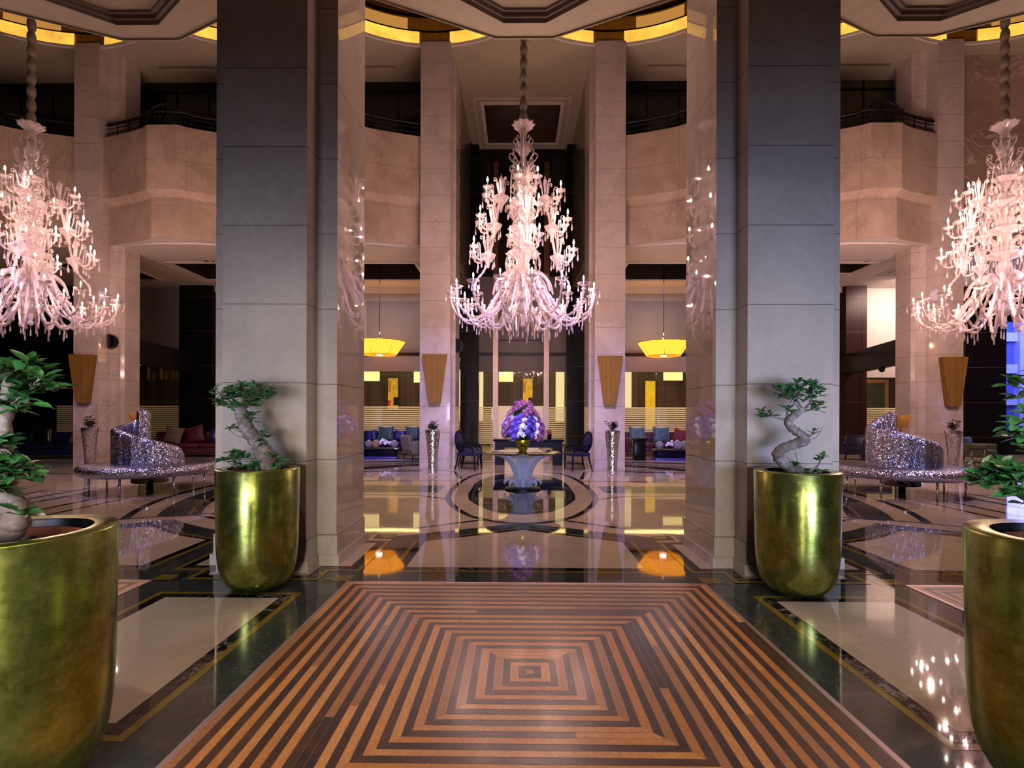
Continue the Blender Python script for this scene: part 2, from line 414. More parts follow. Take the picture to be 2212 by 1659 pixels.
# ---------------------------------------------------------------- camera
cd = bpy.data.cameras.new('camera'); cam = bpy.data.objects.new('camera', cd); COL.objects.link(cam)
cd.sensor_width = 36.; cd.lens = 1115/2212*36; cd.shift_y = 66/2212; cd.clip_start = .05; cd.clip_end = 200
cam.matrix_world = Matrix.Translation((-.076, 0, 1.5)) @ Matrix.Rotation(.011, 4, 'Z') @ Matrix.Rotation(PI/2, 4, 'X') @ Matrix.Rotation(.0033, 4, 'Z')
SC.camera = cam
BAY = 4.95
CX = [-12.4, -7.42, -2.475, 2.475, 7.42, 12.4]
BX = [-9.9, -4.95, 0., 4.95, 9.9]

# ---------------------------------------------------------------- floor
b = MB(); b.box(-24, 24, -6, 27, -.3, 0); floor = struct(b.build('floor', M['cream']))
INL = {k: MB() for k in ('granite', 'black', 'goldstone', 'cream')}
def inlay(m, pts, layer):
    INL[m].poly([(x, y, .0012*layer) for x, y in pts])
def rect(m, x0, x1, y0, y1, layer): inlay(m, [(x0, y0), (x1, y0), (x1, y1), (x0, y1)], layer)
def ring(m, cx, cy, r0, r1, a0, a1, layer, n=48, sx=1., sy=1.):
    for k in range(n):
        a = a0+(a1-a0)*k/n; c = a0+(a1-a0)*(k+1)/n
        inlay(m, [(cx+sx*r0*math.cos(a), cy+sy*r0*math.sin(a)), (cx+sx*r1*math.cos(a), cy+sy*r1*math.sin(a)),
                  (cx+sx*r1*math.cos(c), cy+sy*r1*math.sin(c)), (cx+sx*r0*math.cos(c), cy+sy*r0*math.sin(c))], layer)
def strip(m, pts, w, layer):
    pts = [Vector((x, y)) for x, y in pts]
    off = []
    for i, p in enumerate(pts):
        d = (pts[min(i+1, len(pts)-1)]-pts[max(i-1, 0)]).normalized(); nn = Vector((-d.y, d.x)); off.append((p+nn*w/2, p-nn*w/2))
    for i in range(len(pts)-1):
        inlay(m, [off[i][0], off[i+1][0], off[i+1][1], off[i][1]], layer)
def arch(cx, hw, y0, ys, ya, sag, grow=0.):
    """cream field: straight sides, concave pointed top"""
    hw += grow; y0 -= grow; ys += grow*.3; ya += grow*1.15
    pts = [(cx-hw, y0), (cx+hw, y0), (cx+hw, ys)]
    n = 8
    for k in range(1, n):
        t_ = k/n; pts.append((cx+hw*(1-t_), ys+(ya-ys)*t_-sag*math.sin(PI*t_)))
    pts.append((cx, ya))
    for k in range(1, n):
        t_ = 1-k/n; pts.append((cx-hw*(1-t_), ys+(ya-ys)*t_-sag*math.sin(PI*t_)))
    pts.append((cx-hw, ys)); return pts
rect('granite', -14.5, 14.5, -1., 4.9, 1)
for bx in BX:
    hw = 1.16 if bx == 0 else 1.18
    sag = .02 if bx == 0 else .08
    ya = 6.70 if bx == 0 else 6.80
    inlay('granite', arch(bx, 1.58, 4.8, 6.33, ya+.46, sag), 1.15)
    inlay('goldstone', arch(bx, hw, 5.04, 6.08, ya, sag, .14), 2)
    inlay('black', arch(bx, hw, 5.04, 6.08, ya, sag, .09), 3)
    inlay('cream', arch(bx, hw, 5.04, 6.08, ya, sag), 4)
    for s in (-1, 1):      # thin black line above the arch
        strip('black', [(bx+s*2.2, 6.28), (bx+s*1.36, 6.8), (bx+s*.98, 7.07), (bx+s*.59, 7.32), (bx, 7.62)], .075, .85+.02*s)
for c in CX:
    def step(g):
        a, d = .77+g, .47+g
        return [(c-a, 5.04-g), (c-d, 5.04-g), (c-d, 4.76-g), (c+d, 4.76-g), (c+d, 5.04-g), (c+a, 5.04-g), (c+a, 5.97+g), (c+d, 5.97+g), (c+d, 6.25+g), (c-d, 6.25+g), (c-d, 5.97+g), (c-a, 5.97+g)]
    for s in (-1, 1):
        for (ya_, yb_) in ((4.58, 4.80), (6.20, 6.42)):
            x0, x1 = sorted((c+s*.66, c+s*.90)); rect('black', x0, x1, ya_, yb_, 2)
            x0, x1 = sorted((c+s*.73, c+s*.895)); rect('goldstone', x0, x1, ya_+.03, yb_-.03, 3)
    inlay('goldstone', step(.135), 4); inlay('black', step(.085), 5); inlay('cream', step(0.), 6)
    for (g, m, L) in ((.135, 'goldstone', 2), (.085, 'black', 3), (0., 'cream', 4)):
        rect(m, c-.465-g, c+.465+g, 2.47-g, 4.17+g, L)
# big ring round the medallion
def arcs(m, r0, r1, L):
    for (a0, a1) in ((math.radians(-8), math.radians(28)), (math.radians(152), math.radians(209)), (math.radians(-29), math.radians(-8)), (math.radians(28), math.radians(152))):
        ring(m, 0, 10.36, r0, r1, a0, a1, L, 30)
arcs('granite', 5.68, 6.07, .50); arcs('goldstone', 5.63, 5.68, .50); arcs('black', 5.50, 5.63, .50); arcs('black', 6.38, 6.50, .50)
# medallion: four-lobed figure round the table
def lobes(r, d, rr, layer, m, rin=None):
    n = 120; pts = []
    for k in range(n):
        a = 2*PI*k/n; w = abs(math.cos(2*a))**.8
        R = d+(r-d)*w
        pts.append((R*math.cos(a), 10.36+R*math.sin(a)))
    inlay(m, pts, layer)
def figure(g, layer, m, inner=False):
    if inner: R = [(0, 7.70), (.25, 7.80), (.46, 7.96), (.72, 8.45), (.94, 9.08), (1.0, 9.7), (1.0, 11.0), (.94, 11.7), (.75, 12.4), (.5, 12.9), (0, 13.15)]
    else: R = [(0, 7.02), (.35, 7.14), (.60, 7.33), (.80, 7.56), (1.05, 8.07), (1.25, 8.66), (1.37, 9.2), (1.42, 9.9), (1.42, 10.9), (1.37, 11.6), (1.25, 12.5), (1.03, 13.16), (.7, 13.45), (0, 13.62)]
    cy_ = 10.36; k = lambda x, y: (x*(1-g/1.4) if x else 0, cy_+(y-cy_)*(1-g/3.3))
    R = [k(x, y) for x, y in R]; inlay(m, R+[(-x, y) for x, y in R[::-1] if x], layer)
figure(0, 2, 'black'); figure(.10, 3, 'cream'); figure(0, 4, 'black', True); figure(.08, 5, 'granite', True); figure(.16, 6, 'black', True)
for s in (-1, 1):
    rect('granite', *sorted((s*1.6, s*5.6)), 9.9, 10.85, .30)
    strip('black', [(s*1.35, 9.15), (s*1.9, 9.52), (s*3.4, 9.64), (s*5.5, 9.64)], .09, .60)
    strip('black', [(s*1.45, 11.65), (s*2.3, 11.6), (s*5.5, 11.6)], .09, .62)
    strip('black', [(s*1.4, 12.0), (s*1.7, 13.5), (s*2.2, 13.9), (s*4.5, 14.2)], .10, .64)
    strip('black', [(s*5.2, 7.45), (s*4.6, 7.72), (s*3.6, 8.4)], .10, .66)
    for (x, y0, y1) in ((6.98, 7.46, 9.66), (7.48, 7.32, 9.74), (8.18, 8.5, 10.03), (8.62, 8.9, 10.25), (9.2, 9., 9.88)):
        strip('black', [(s*x, y0-.8), (s*x, y1), (s*(x-.52), y1)], .085, .70+.02*x)
    for y in (12.6, 15.4, 16.6, 17.8, 19.):
        strip('black', [(s*6.6, y), (s*16., y)], .12, .40)
        strip('granite', [(s*2.6, y+1.1), (s*7., y+.3)], .3, .20+.01*s+.004*y)
names = {'granite': 'granite_inlay', 'black': 'black_marble_inlay', 'goldstone': 'amber_stone_inlay', 'cream': 'cream_marble_inlay'}
for k, mb in INL.items(): mb.build(names[k], M[k], floor, fix=False)
# parquet squares
def parquet(cx, seed, parent):
    rnd = random.Random(seed); b = MB(); w = .0455; N = 35; cy = 3.0; z = .0062
    def shade(light):
        k = rnd.random()
        if light:
            base = (srgb(214, 142, 74), srgb(198, 126, 62), srgb(222, 154, 88), srgb(176, 118, 72))[int(k*3.99)]
        else:
            base = (srgb(58, 40, 28), srgb(50, 34, 26), srgb(68, 46, 32), srgb(40, 32, 32))[int(k*3.99)]
        v = .9+.2*rnd.random(); return tuple(x*v for x in base)
    h = w/2
    b.poly([(cx-h, cy-h, z), (cx+h, cy-h, z), (cx+h, cy+h, z), (cx-h, cy+h, z)], shade(True))
    for i in range(1, N):
        r0 = h+(i-1)*w; r1 = h+i*w-.0022
        light = i % 2 == 0
        r0i = r0
        for side in range(4):
            cuts = [-1.]; L = 2*r1
            if i > 5:
                x = -r1+rnd.uniform(.3, 1.6)
                while x < r1-.35: cuts.append(x/r1); x += rnd.uniform(.9, 2.2)
            cuts.append(1.)
            for a, e in zip(cuts[:-1], cuts[1:]):
                g0 = .0015/r1 if a > -1 else 0
                def P(u, r): # u along side in [-1,1], mitred
                    if u == -1.: s_ = -r
                    elif u == 1.: s_ = r
                    else: s_ = u*r1
                    if side == 0: return (cx+s_, cy+r, z)
                    if side == 1: return (cx+r, cy-s_, z)
                    if side == 2: return (cx-s_, cy-r, z)
                    return (cx-r, cy+s_, z)
                b.poly([P(a if a == -1 else a+g0, r0i), P(a if a == -1 else a+g0, r1), P(e, r1), P(e, r0i)], shade(light if rnd.random() > .03 else not light))
    return b.build('parquet_inlay', M['parquet'], parent, fix=False)
for i, bx in enumerate((0., -4.95, 4.95)):
    e = MB(); e.box(bx-1.6, bx+1.6, 1.38, 4.6, .0005, .0054); e.build('parquet_bed', M['steelpost'], floor)
    parquet(bx, 11+i, floor)
for o in floor.children: o['kind'] = 'structure'

# ---------------------------------------------------------------- front columns
def front_column(c):
    b = MB()
    def foot(g): return [(c-.605-g, 5.1-g), (c-.41-g, 5.1-g), (c-.40-g, 4.86-g), (c+.40+g, 4.86-g), (c+.41+g, 5.1-g), (c+.605+g, 5.1-g),
                         (c+.605+g, 6.0+g), (c+.41+g, 6.0+g), (c+.40+g, 6.24+g), (c-.40-g, 6.24+g), (c-.41-g, 6.0+g), (c-.605-g, 6.0+g)]
    b.prism(foot(0.), 0, 7.0); o = struct(b.build('column', M['column']))
    b = MB(); b.prism(foot(.012), 0., .31); b.prism(foot(.035), 0., .11); struct(b.build('column_base', M['column'], o))
for c in CX[1:5]: front_column(c)
# ---------------------------------------------------------------- rear columns
def rear_column(pts, ):
    b = MB(); b.prism(pts, 0, 12.1); return struct(b.build('column', M['backcol']))
for (c, s) in ((-2.435, 1), (2.53, -1)):
    rear_column([(c-.43, 14.65), (c+.43, 14.65), (c+.43, 15.3), (c+.43+(.08 if s > 0 else 0), 15.3), (c+.43+(.08 if s > 0 else 0), 16.3), (c-.43-(.08 if s < 0 else 0), 16.3), (c-.43-(.08 if s < 0 else 0), 15.3), (c-.43, 15.3)])
for c in (-7.42, 7.42): rear_column([(c-.43, 14.65), (c+.43, 14.65), (c+.43, 16.3), (c-.43, 16.3)])
for (c, s) in ((-12.43, 1), (12.07, -1)):
    p = [(-.38, 14.65), (.34, 14.65), (.40, 15.0), (.56, 15.06), (.66, 15.06), (.72, 15.15), (.72, 15.75), (-.5, 15.75), (-.5, 15.0)]
    pts = [(c+s*x, y) for x, y in p]
    rear_column(pts if s > 0 else pts[::-1])
# side fins of the central bay, upper storey
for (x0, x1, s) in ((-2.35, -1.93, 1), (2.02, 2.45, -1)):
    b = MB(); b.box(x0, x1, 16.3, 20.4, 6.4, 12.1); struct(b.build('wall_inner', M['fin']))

# ---------------------------------------------------------------- vestibule ceiling
for bx in BX:
    b = MB(); z = 6.46
    outer = [(-.38, 6.8), (.38, 6.8), (2.475, 5.82), (2.475, 1.), (.38, -3), (-.38, -3), (-2.475, 1.), (-2.475, 5.82)]
    inner = [(-.27, 6.54), (.27, 6.54), (1.35, 5.76), (1.35, 2.2), (.27, 1.4), (-.27, 1.4), (-1.35, 2.2), (-1.35, 5.76)]
    O = lambda L, zz, k=1.: [(bx+x*k, 3.9+(y-3.9)*k, zz) for x, y in L]
    A, B = O(outer, z), O(inner, z)
    for i in range(8): j = (i+1) % 8; b.poly([A[i], A[j], B[j], B[i]])
    A2 = O(outer, z+.35)
    for i in (7, 0, 1): j = (i+1) % 8; b.poly([A[i], A[j], A2[j], A2[i]])
    o = struct(b.build('ceiling', M['plaster'], fix=False))
    b = MB(); lev = [(z, 1.), (z+.035, .995), (z+.035, .978), (z+.07, .974), (z+.07, .955), (z+.09, .95)]
    R = [O(inner, zz, k) for zz, k in lev]
    for r0, r1 in zip(R[:-1], R[1:]):
        for i in range(8): j = (i+1) % 8; b.poly([r0[i], r0[j], r1[j], r1[i]])
    struct(b.build('trim_cornice', M['mould'], o, fix=False))
    b = MB(); b.poly(R[-1][::-1]); struct(b.build('coffer_panel', M['plaster'], o, fix=False))
    # edge bead
    b = MB(); b.tube([(bx-1.9, 6.09, z-.005), (bx-.38, 6.79, z-.005), (bx+.38, 6.79, z-.005), (bx+1.9, 6.09, z-.005)], .014, 6); struct(b.build('trim_bead', M['plaster'], o))
b = MB(); b.box(-15, 15, 5.5, 5.9, 6.75, 14.2); struct(b.build('wall_front', M['plaster']))
b = MB(); b.box(-15, 15, -3.2, 5.9, 6.76, 6.9); struct(b.build('ceiling_slab', M['plaster']))

# ---------------------------------------------------------------- hall ceiling with scalloped gold coves
def scal(x):
    best = min(CX+[-17.3, 17.3], key=lambda c: abs(c-x)); d = abs(x-best)
    if d < 2.05: return 10.85+math.sqrt(3.8**2-d*d)
    return 9.0
ZC = 12.03
b = MB(); xs = [i*.1 for i in range(-200, 201)]
for x0, x1 in zip(xs[:-1], xs[1:]):
    ya, yb = scal(x0+1e-4), scal(x1-1e-4)
    if abs(ya-yb) > 1.: yb = ya
    b.poly([(x0, ya, ZC), (x0, 17.5, ZC), (x1, 17.5, ZC), (x1, yb, ZC)])
for (x0, x1, y0, y1) in ((-20, -1.25, 17.5, 20), (1.35, 20, 17.5, 20), (-20, 20, 20, 21)):
    b.poly([(x0, y0, ZC), (x0, y1, ZC), (x1, y1, ZC), (x1, y0, ZC)])
hall = struct(b.build('ceiling', M['plaster'], fix=False))
b = MB(); b.box(-20, 20, 5.9, 15.2, 14.1, 14.3); b.box(-20, 20, 15.0, 15.2, 12.1, 14.2); struct(b.build('dome', M['dome'], hall))
b = MB(); b.box(-20, 20, 14.9, 21, 12.75, 12.9); struct(b.build('ceiling_slab', M['plaster'], hall))
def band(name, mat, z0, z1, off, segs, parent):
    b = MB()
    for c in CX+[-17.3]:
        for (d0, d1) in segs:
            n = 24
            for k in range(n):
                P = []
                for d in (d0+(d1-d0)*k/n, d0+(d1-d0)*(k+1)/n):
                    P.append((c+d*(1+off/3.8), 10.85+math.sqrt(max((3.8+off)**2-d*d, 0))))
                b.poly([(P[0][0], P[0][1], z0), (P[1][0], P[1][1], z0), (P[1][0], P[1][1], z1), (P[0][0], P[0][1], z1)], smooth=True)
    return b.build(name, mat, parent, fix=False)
ALL = [(-2.05, 2.05)]
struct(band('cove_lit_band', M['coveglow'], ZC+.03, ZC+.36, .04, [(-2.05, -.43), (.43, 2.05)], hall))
struct(band('cove_gold_band', M['covegold'], ZC+.0, ZC+.36, .06, ALL, hall))
struct(band('cove_lip', M['blackmetal'], ZC+.36, ZC+.385, .02, ALL, hall))
struct(band('cove_gold_band', M['covegold'], ZC+.385, ZC+.75, .03, ALL, hall))
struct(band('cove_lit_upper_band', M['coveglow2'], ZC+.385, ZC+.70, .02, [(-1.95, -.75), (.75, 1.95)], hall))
struct(band('cove_brown_band', M['brownring'], ZC+.75, ZC+1.0, -.1, ALL, hall))
struct(band('cove_brown_band', M['brownring'], ZC+1.0, ZC+2.1, -.25, ALL, hall))
b = MB()
for c in CX+[-17.3]:
    pts = []
    for k in range(33):
        d = -2.0+4.0*k/32; pts.append((c+d*1.005, 10.85+math.sqrt(3.84**2-d*d)+.06, ZC-.012))
    b.tube(pts, .03, 6)
struct(b.build('trim_cove', M['plaster2'], hall))
# central coffer
b = MB()
b.box(-1.25, 1.35, 17.5, 20., ZC+.5, ZC+.55); b.box(-1.27, -1.25, 17.5, 20, ZC, ZC+.5); b.box(1.35, 1.37, 17.5, 20, ZC, ZC+.5); b.box(-1.25, 1.35, 17.48, 17.5, ZC, ZC+.5); b.box(-1.25, 1.35, 20., 20.02, ZC, ZC+.5)
struct(b.build('coffer_lining', M['redcoffer'], hall))
def frame2(b, x0, x1, y0, y1, z, w, h):
    b.box(x0-w, x1+w, y0-w, y0, z-h, z); b.box(x0-w, x1+w, y1, y1+w, z-h, z); b.box(x0-w, x0, y0, y1, z-h, z); b.box(x1, x1+w, y0, y1, z-h, z)
b = MB(); frame2(b, -1.25, 1.35, 17.5, 20, ZC, .12, .04); frame2(b, -1.55, 1.65, 17.2, 20.3, ZC, .03, .02); struct(b.build('trim_coffer', M['plaster2'], hall))
# ceiling air slots
for bx in (-9.9, -4.95, 4.95, 9.9):
    b = MB(); b.box(bx-1.15, bx+1.15, 15.55, 15.63, ZC-.012, ZC-.002); struct(b.build('air_slot', M['mould'], hall))

# ---------------------------------------------------------------- balconies
def bal_line(bx, off=0.):
    half = [(.42, 14.1)]+[(.42+1.78*t_, 14.1+.68*(t_**.72)) for t_ in [k/8 for k in range(1, 9)]]
    pts = [(-x, y) for x, y in half[::-1]]+half
    return [(bx+x*(1-off*.03), y+off) for x, y in pts]
def balcony(bx):
    b = MB(); lev = [(9.45, 0.), (7.68, 0.), (7.53, .19), (6.40, .19)]
    rows = [[(x, y, z) for x, y in bal_line(bx, off)] for z, off in lev]
    for r0, r1 in zip(rows[:-1], rows[1:]):
        for i in range(len(r0)-1): b.poly([r1[i], r1[i+1], r0[i+1], r0[i]])
    back = [(x, y+.25, z) for x, y, z in rows[0]]
    for i in range(len(back)-1): b.poly([rows[0][i], rows[0][i+1], back[i+1], back[i]])
    back2 = [(x, y, 8.4) for x, y, z in back]
    for i in range(len(back)-1): b.poly([back[i], back[i+1], back2[i+1], back2[i]])
    o = struct(b.build('balcony', M['balcony'], fix=False))
    b = MB()
    bot = rows[-1]
    for i in range(len(bot)-1):
        b.poly([bot[i], (bot[i][0], 16.35, 6.4), (bot[i+1][0], 16.35, 6.4), bot[i+1]])
        b.poly([(back2[i][0], back2[i][1], 8.4), (back2[i+1][0], back2[i+1][1], 8.4), (back2[i+1][0], 16.4, 8.4), (back2[i][0], 16.4, 8.4)])
    struct(b.build('soffit', M['plaster2'], o, fix=False))
    b = MB(); b.tube([(bx-1.6, 15.0, 6.395), (bx-.6, 14.75, 6.395), (bx+.6, 14.75, 6.395), (bx+1.6, 15.0, 6.395)], .035, 6); struct(b.build('trim_soffit', M['plaster2'], o))
    return o
for bx in BX+[-14.85]:
    if bx != 0: balcony(bx)
# gallery glass wall above the balconies
for (x0, x1) in ((-17, -12.9), (-12, -7.85), (-7., -2.86), (2.95, 7.), (7.85, 11.7)):
    b = MB(); b.box(x0, x1, 16.32, 16.4, 8.4, 12.03); o = struct(b.build('wall_gallery', M['olivewall' if x0 > 7.5 else 'glassdark']))
    b = MB()
    for k in range(1, 4): b.box(x0+(x1-x0)*k/4-.02, x0+(x1-x0)*k/4+.02, 16.29, 16.32, 8.4, 12.)
    b.box(x0, x1, 16.28, 16.32, 11.7, 11.76); struct(b.build('trim_gallery', M['blackmetal'], o))

# ---------------------------------------------------------------- mezzanine soffit (lounge ceilings) with dark coffers
ZM = 6.5
def soffit(x0, x1, holes):
    b = MB(); y0, y1 = 16.3, 20.5
    xs = sorted({x0, x1, *[h[0] for h in holes], *[h[1] for h in holes]}); ys = sorted({y0, y1, *[h[2] for h in holes], *[h[3] for h in holes]})
    for xa, xb in zip(xs[:-1], xs[1:]):
        for ya, yb in zip(ys[:-1], ys[1:]):
            if any(h[0] <= xa and xb <= h[1] and h[2] <= ya and yb <= h[3] for h in holes): continue
            b.poly([(xa, ya, ZM), (xa, yb, ZM), (xb, yb, ZM), (xb, ya, ZM)])
    o = struct(b.build('ceiling', M['plaster2'], fix=False))
    for h in holes:
        b = MB(); b.box(h[0], h[1], h[2], h[3], ZM+.58, ZM+.62); b.box(h[0]-.02, h[0], h[2], h[3], ZM, ZM+.6); b.box(h[1], h[1]+.02, h[2], h[3], ZM, ZM+.6); b.box(h[0], h[1], h[2]-.02, h[2], ZM, ZM+.6); b.box(h[0], h[1], h[3], h[3]+.02, ZM, ZM+.6)
        struct(b.build('coffer_lining', M['darkcoffer'], o))
        b = MB(); frame2(b, *h, ZM, .10, .05); frame2(b, h[0]-.3, h[1]+.3, h[2]-.3, h[3]+.3, ZM, .03, .02); struct(b.build('trim_coffer', M['plaster2'], o))
    b = MB(); b.box(x0, x1, 16.3, 20.6, ZM+.7, ZM+.8); struct(b.build('ceiling_slab', M['plaster2'], o))
soffit(-24, -2.3, [(-6.45, -3.5, 16.95, 19.05), (-11.6, -9.4, 16.95, 19.05), (-15.6, -13.4, 16.95, 19.05)])
soffit(2.4, 24, [(3.55, 6.45, 16.95, 19.05), (9.4, 11.55, 16.95, 18.2), (13.0, 13.9, 17.3, 18.2)])

# ---------------------------------------------------------------- back wall of the lounge
YB = 20.4
def wallseg(name, x0, x1, z0, z1, mat, y=YB, th=.15):
    b = MB(); b.box(x0, x1, y, y+th, z0, z1); return struct(b.build(name, M[mat]))
for (x0, x1) in ((-12.0, -2.4), (2.5, 12.5)):
    w = wallseg('wall_back', x0, x1, 3.2, 6.5, 'taupe')
    s = -1 if x0 < 0 else 1
    b = MB(); xa, xb = (-4.95-1.05, -4.95+1.1)
    xa, xb = (s*4.95-1.1+(.0 if s < 0 else .15), s*4.95+1.15) if s < 0 else (4.0, 6.75)
    b.box(xa, xb, YB-.03, YB+.01, 3.95, 5.95); struct(b.build('roller_blind', M['shade'], w))
    b = MB(); b.box(x0, x1, YB-.02, YB+.02, 3.82, 3.93); struct(b.build('trim_black_line', M['blackmetal'], w))  # solid black metal strip along the wall
    b = MB(); b.box(x0, x1, YB-.25, YB, 6.28, 6.5); struct(b.build('trim_cornice', M['plaster2'], w))
wallseg('wall_back', -20, -12.9, 3.6, 6.5, 'taupe'); wallseg('wall_back', 13.3, 17.2, 3.0, 6.5, 'plaster2')
b = MB(); b.box(17.2, 18.75, YB-.3, YB+.1, 0, 6.5); struct(b.build('wall_back', M['darkwood']))
b = MB(); b.box(-22, -15.6, YB-.3, YB+.1, 3.4, 6.5); struct(b.build('wall_back', M['darkwood']))
b = MB(); b.box(-22, -15.6, 14.9, 15.1, 6.5, 9.3); struct(b.build('wall_left', M['darkwood']))
# window wall, right
b = MB(); b.box(18.75, 24, YB, YB+.15, 5.2, 6.5); b.box(18.75, 24, YB, YB+.15, 0, .85); b.box(18.75, 24, YB-.02, YB+.1, 3.05, 3.12); b.box(18.75, 18.85, YB, YB+.15, .85, 5.2)
wn = struct(b.build('window_1', M['blackmetal']))
# posts
for (x0, x1, n_) in ((-2.3, -1.62, 'darkwood'), (1.82, 2.5, 'darkwood')):
    b = MB(); b.box(x0, x1, 20.1, 20.6, 0, 12.03)
    s = -1 if x0 < 0 else 1
    b.box(*sorted((x0 if s < 0 else x1-.4, (x0 if s < 0 else x1-.4)+.4)), 19.95, 20.15, 0, 12.03)
    struct(b.build('pillar', M[n_]))
for (x0, x1, m_) in ((-13.3, -12.0, 'darkwood'), (12.55, 13.35, 'redwood')):
    b = MB(); b.box(x0, x1, 20.0, 20.7, 0, 6.5); struct(b.build('pillar', M[m_]))
for x in (-.95, 1.04):
    b = MB(); b.box(x-.10, x+.10, 20.15, 20.4, 0, 7.0); struct(b.build('pillar', M['steelpost']))
    b = MB(); b.box(x-.10, x+.10, 20.2, 20.45, 7.0, 11.4); struct(b.build('pillar', M['postwood']))
# central infill between the posts
w = wallseg('wall_back', -1.7, 1.9, 3.2, 6.95, 'shade', 20.42)
b = MB()
b.box(-.85, .94, 20.38, 20.42, 4.42, 4.46); struct(b.build('trim_rail', M['blackmetal'], w))
b = MB(); b.box(-1.7, 1.9, 20.39, 20.42, 3.82, 3.95); struct(b.build('trim_black_line', M['blackmetal'], w))
wallseg('wall_back', -2.3, 2.5, 6.95, 12.03, 'glassdark', 20.5)
# dark side beams to the far rooms
for s, x0, x1 in ((-1, 12.0, 12.7), (1, 11.5, 12.5)):
    b = MB(); b.prism([(s*x0, 15.75), (s*(x0+.25), 15.75), (s*(x1+.25), 20.1), (s*x1, 20.1)], 3.08, 3.85); struct(b.build('beam', M['darkwood2']))
# right marble wall above
b = MB(); b.box(12.5, 19, 15.2, 15.5, 6.4, 12.03); struct(b.build('wall_right', M['wallmarble']))
b = MB(); b.box(23.8, 24, -6, 20.5, 0, 14); struct(b.build('wall_right', M['plaster'])); b = MB(); b.box(-24, -23.8, -6, 27, 0, 14); struct(b.build('wall_left', M['glassdark']))
b = MB(); b.box(-24, 17, 26.8, 27, 0, 14); struct(b.build('wall_back', M['barwood']))
# bar room beyond the glass
b = MB(); b.box(-20, 17.2, 20.55, 26.8, 3.75, 3.85); bc = struct(b.build('ceiling', M['darkcoffer']))
for x0, x1 in ((-8, -3.4), (-2.4, 2.4), (3.4, 8), (13.5, 17), (-18, -13.5)):  # far left panel is added, to brighten the striped glass there
    b = MB(); b.box(x0, x1, 21.0, 23.4, 3.70, 3.74); struct(b.build('luminous_ceiling', M['barglow' if x0 > -12 else 'lightbox2'], bc))
b = MB(); b.box(-20, 19.2, 24.6, 24.75, 0, 3.75); bw = struct(b.build('wall_back', M['barwood']))
# glass screens with frosted stripes
wi = 2
def screen(x0, x1, z0, z1, parent_mat='frost', stripes=True, zt=1.8):
    global wi
    b = MB(); b.box(x0, x1, 20.44, 20.455, .05, 3.2); o = struct(b.build('window_%d' % wi, M['clear'])); wi += 1
    b = MB()
    if stripes:
        z = zt-.05; k = 0
        while z > z0:
            b.box(x0, x1, 20.43, 20.438, z, z+.052); z -= .083
    else: b.box(x0, x1, 20.43, 20.438, z0, zt)
    struct(b.build('frosted_film', M[parent_mat], o)); return o
screen(-7.2, -2.35, .3, 1.8); screen(2.55, 7.0, .3, 1.8)
screen(-1.62, -1.05, .3, 1.8); screen(1.14, 1.82, .3, 1.8)
screen(-.85, .94, .25, 1.8, 'frostpink', False, 1.84)
screen(-15.4, -13.3, .35, 1.75); screen(-18.5, -15.4, .35, 1.75); screen(13.35, 17.2, .3, 1.75)
# window in the right wall: pane
b = MB(); b.box(18.85, 24, YB+.05, YB+.06, .85, 5.2); struct(b.build('pane', M['bluepane'], wn))
# ---------------------------------------------------------------- chandeliers
def rot(a): return Matrix.Rotation(a, 4, 'Z')
def cup_profile(r, h):
    return [(.004, 0), (r*.22, .01), (r*.26, h*.3), (r*.45, h*.5), (r*.8, h*.72), (r, h*.95), (r*1.02, h), (r*.9, h*.93), (r*.5, h*.66), (.012, h*.6)]
def drop(b, x, y, z, L, M_=None):
    b.lathe([(.001, z), (.006, z-.012), (.001, z-.024)], 5, Matrix.Translation((x, y, 0)) if M_ is None else M_ @ Matrix.Translation((x, y, 0)))
    T = Matrix.Translation((x, y, 0)) if M_ is None else M_ @ Matrix.Translation((x, y, 0))
    b.lathe([(.001, z-.03), (.007, z-.045), (.001, z-.06)], 5, T)
    b.lathe([(.001, z-.065), (.008, z-.085), (.016, z-L*.8), (.011, z-L*.94), (.001, z-L)], 6, T)
def arm_mesh(b, pts, r, M_, cr, ch, fl=8):
    P = spline(pts, 7)
    b.tube([M_ @ p for p in P], [r*(1.+.22*math.sin(i*1.9)) for i in range(len(P))], 6)
    e = P[-1]
    b.lathe(cup_profile(cr, ch), 14, M_ @ Matrix.Translation(e), wob=lambda a, z: 1+.06*math.cos(a*7))
    b.lathe([(.006, -.02), (cr*.42, .0), (.3*cr, .03)], 10, M_ @ Matrix.Translation(e+Vector((0, 0, -.03))))
    return e
def curl(b, base, ang, h, r0, M_, rad=.011):
    pts = []
    for k in range(13):
        t_ = k/12; pts.append(Vector((base[0]+r0*math.sin(t_*1.2), 0, base[2]+h*t_)))
    c = pts[-1]+Vector((.035, 0, 0))
    for k in range(1, 13):
        a = PI-k*.55; rr = .035*(1-k/16); pts.append(c+Vector((rr*math.cos(a), 0, rr*math.sin(a))))
    b.tube([M_ @ rot(ang) @ p for p in pts], [rad*(1-.4*i/len(pts)) for i in range(len(pts))], 5)
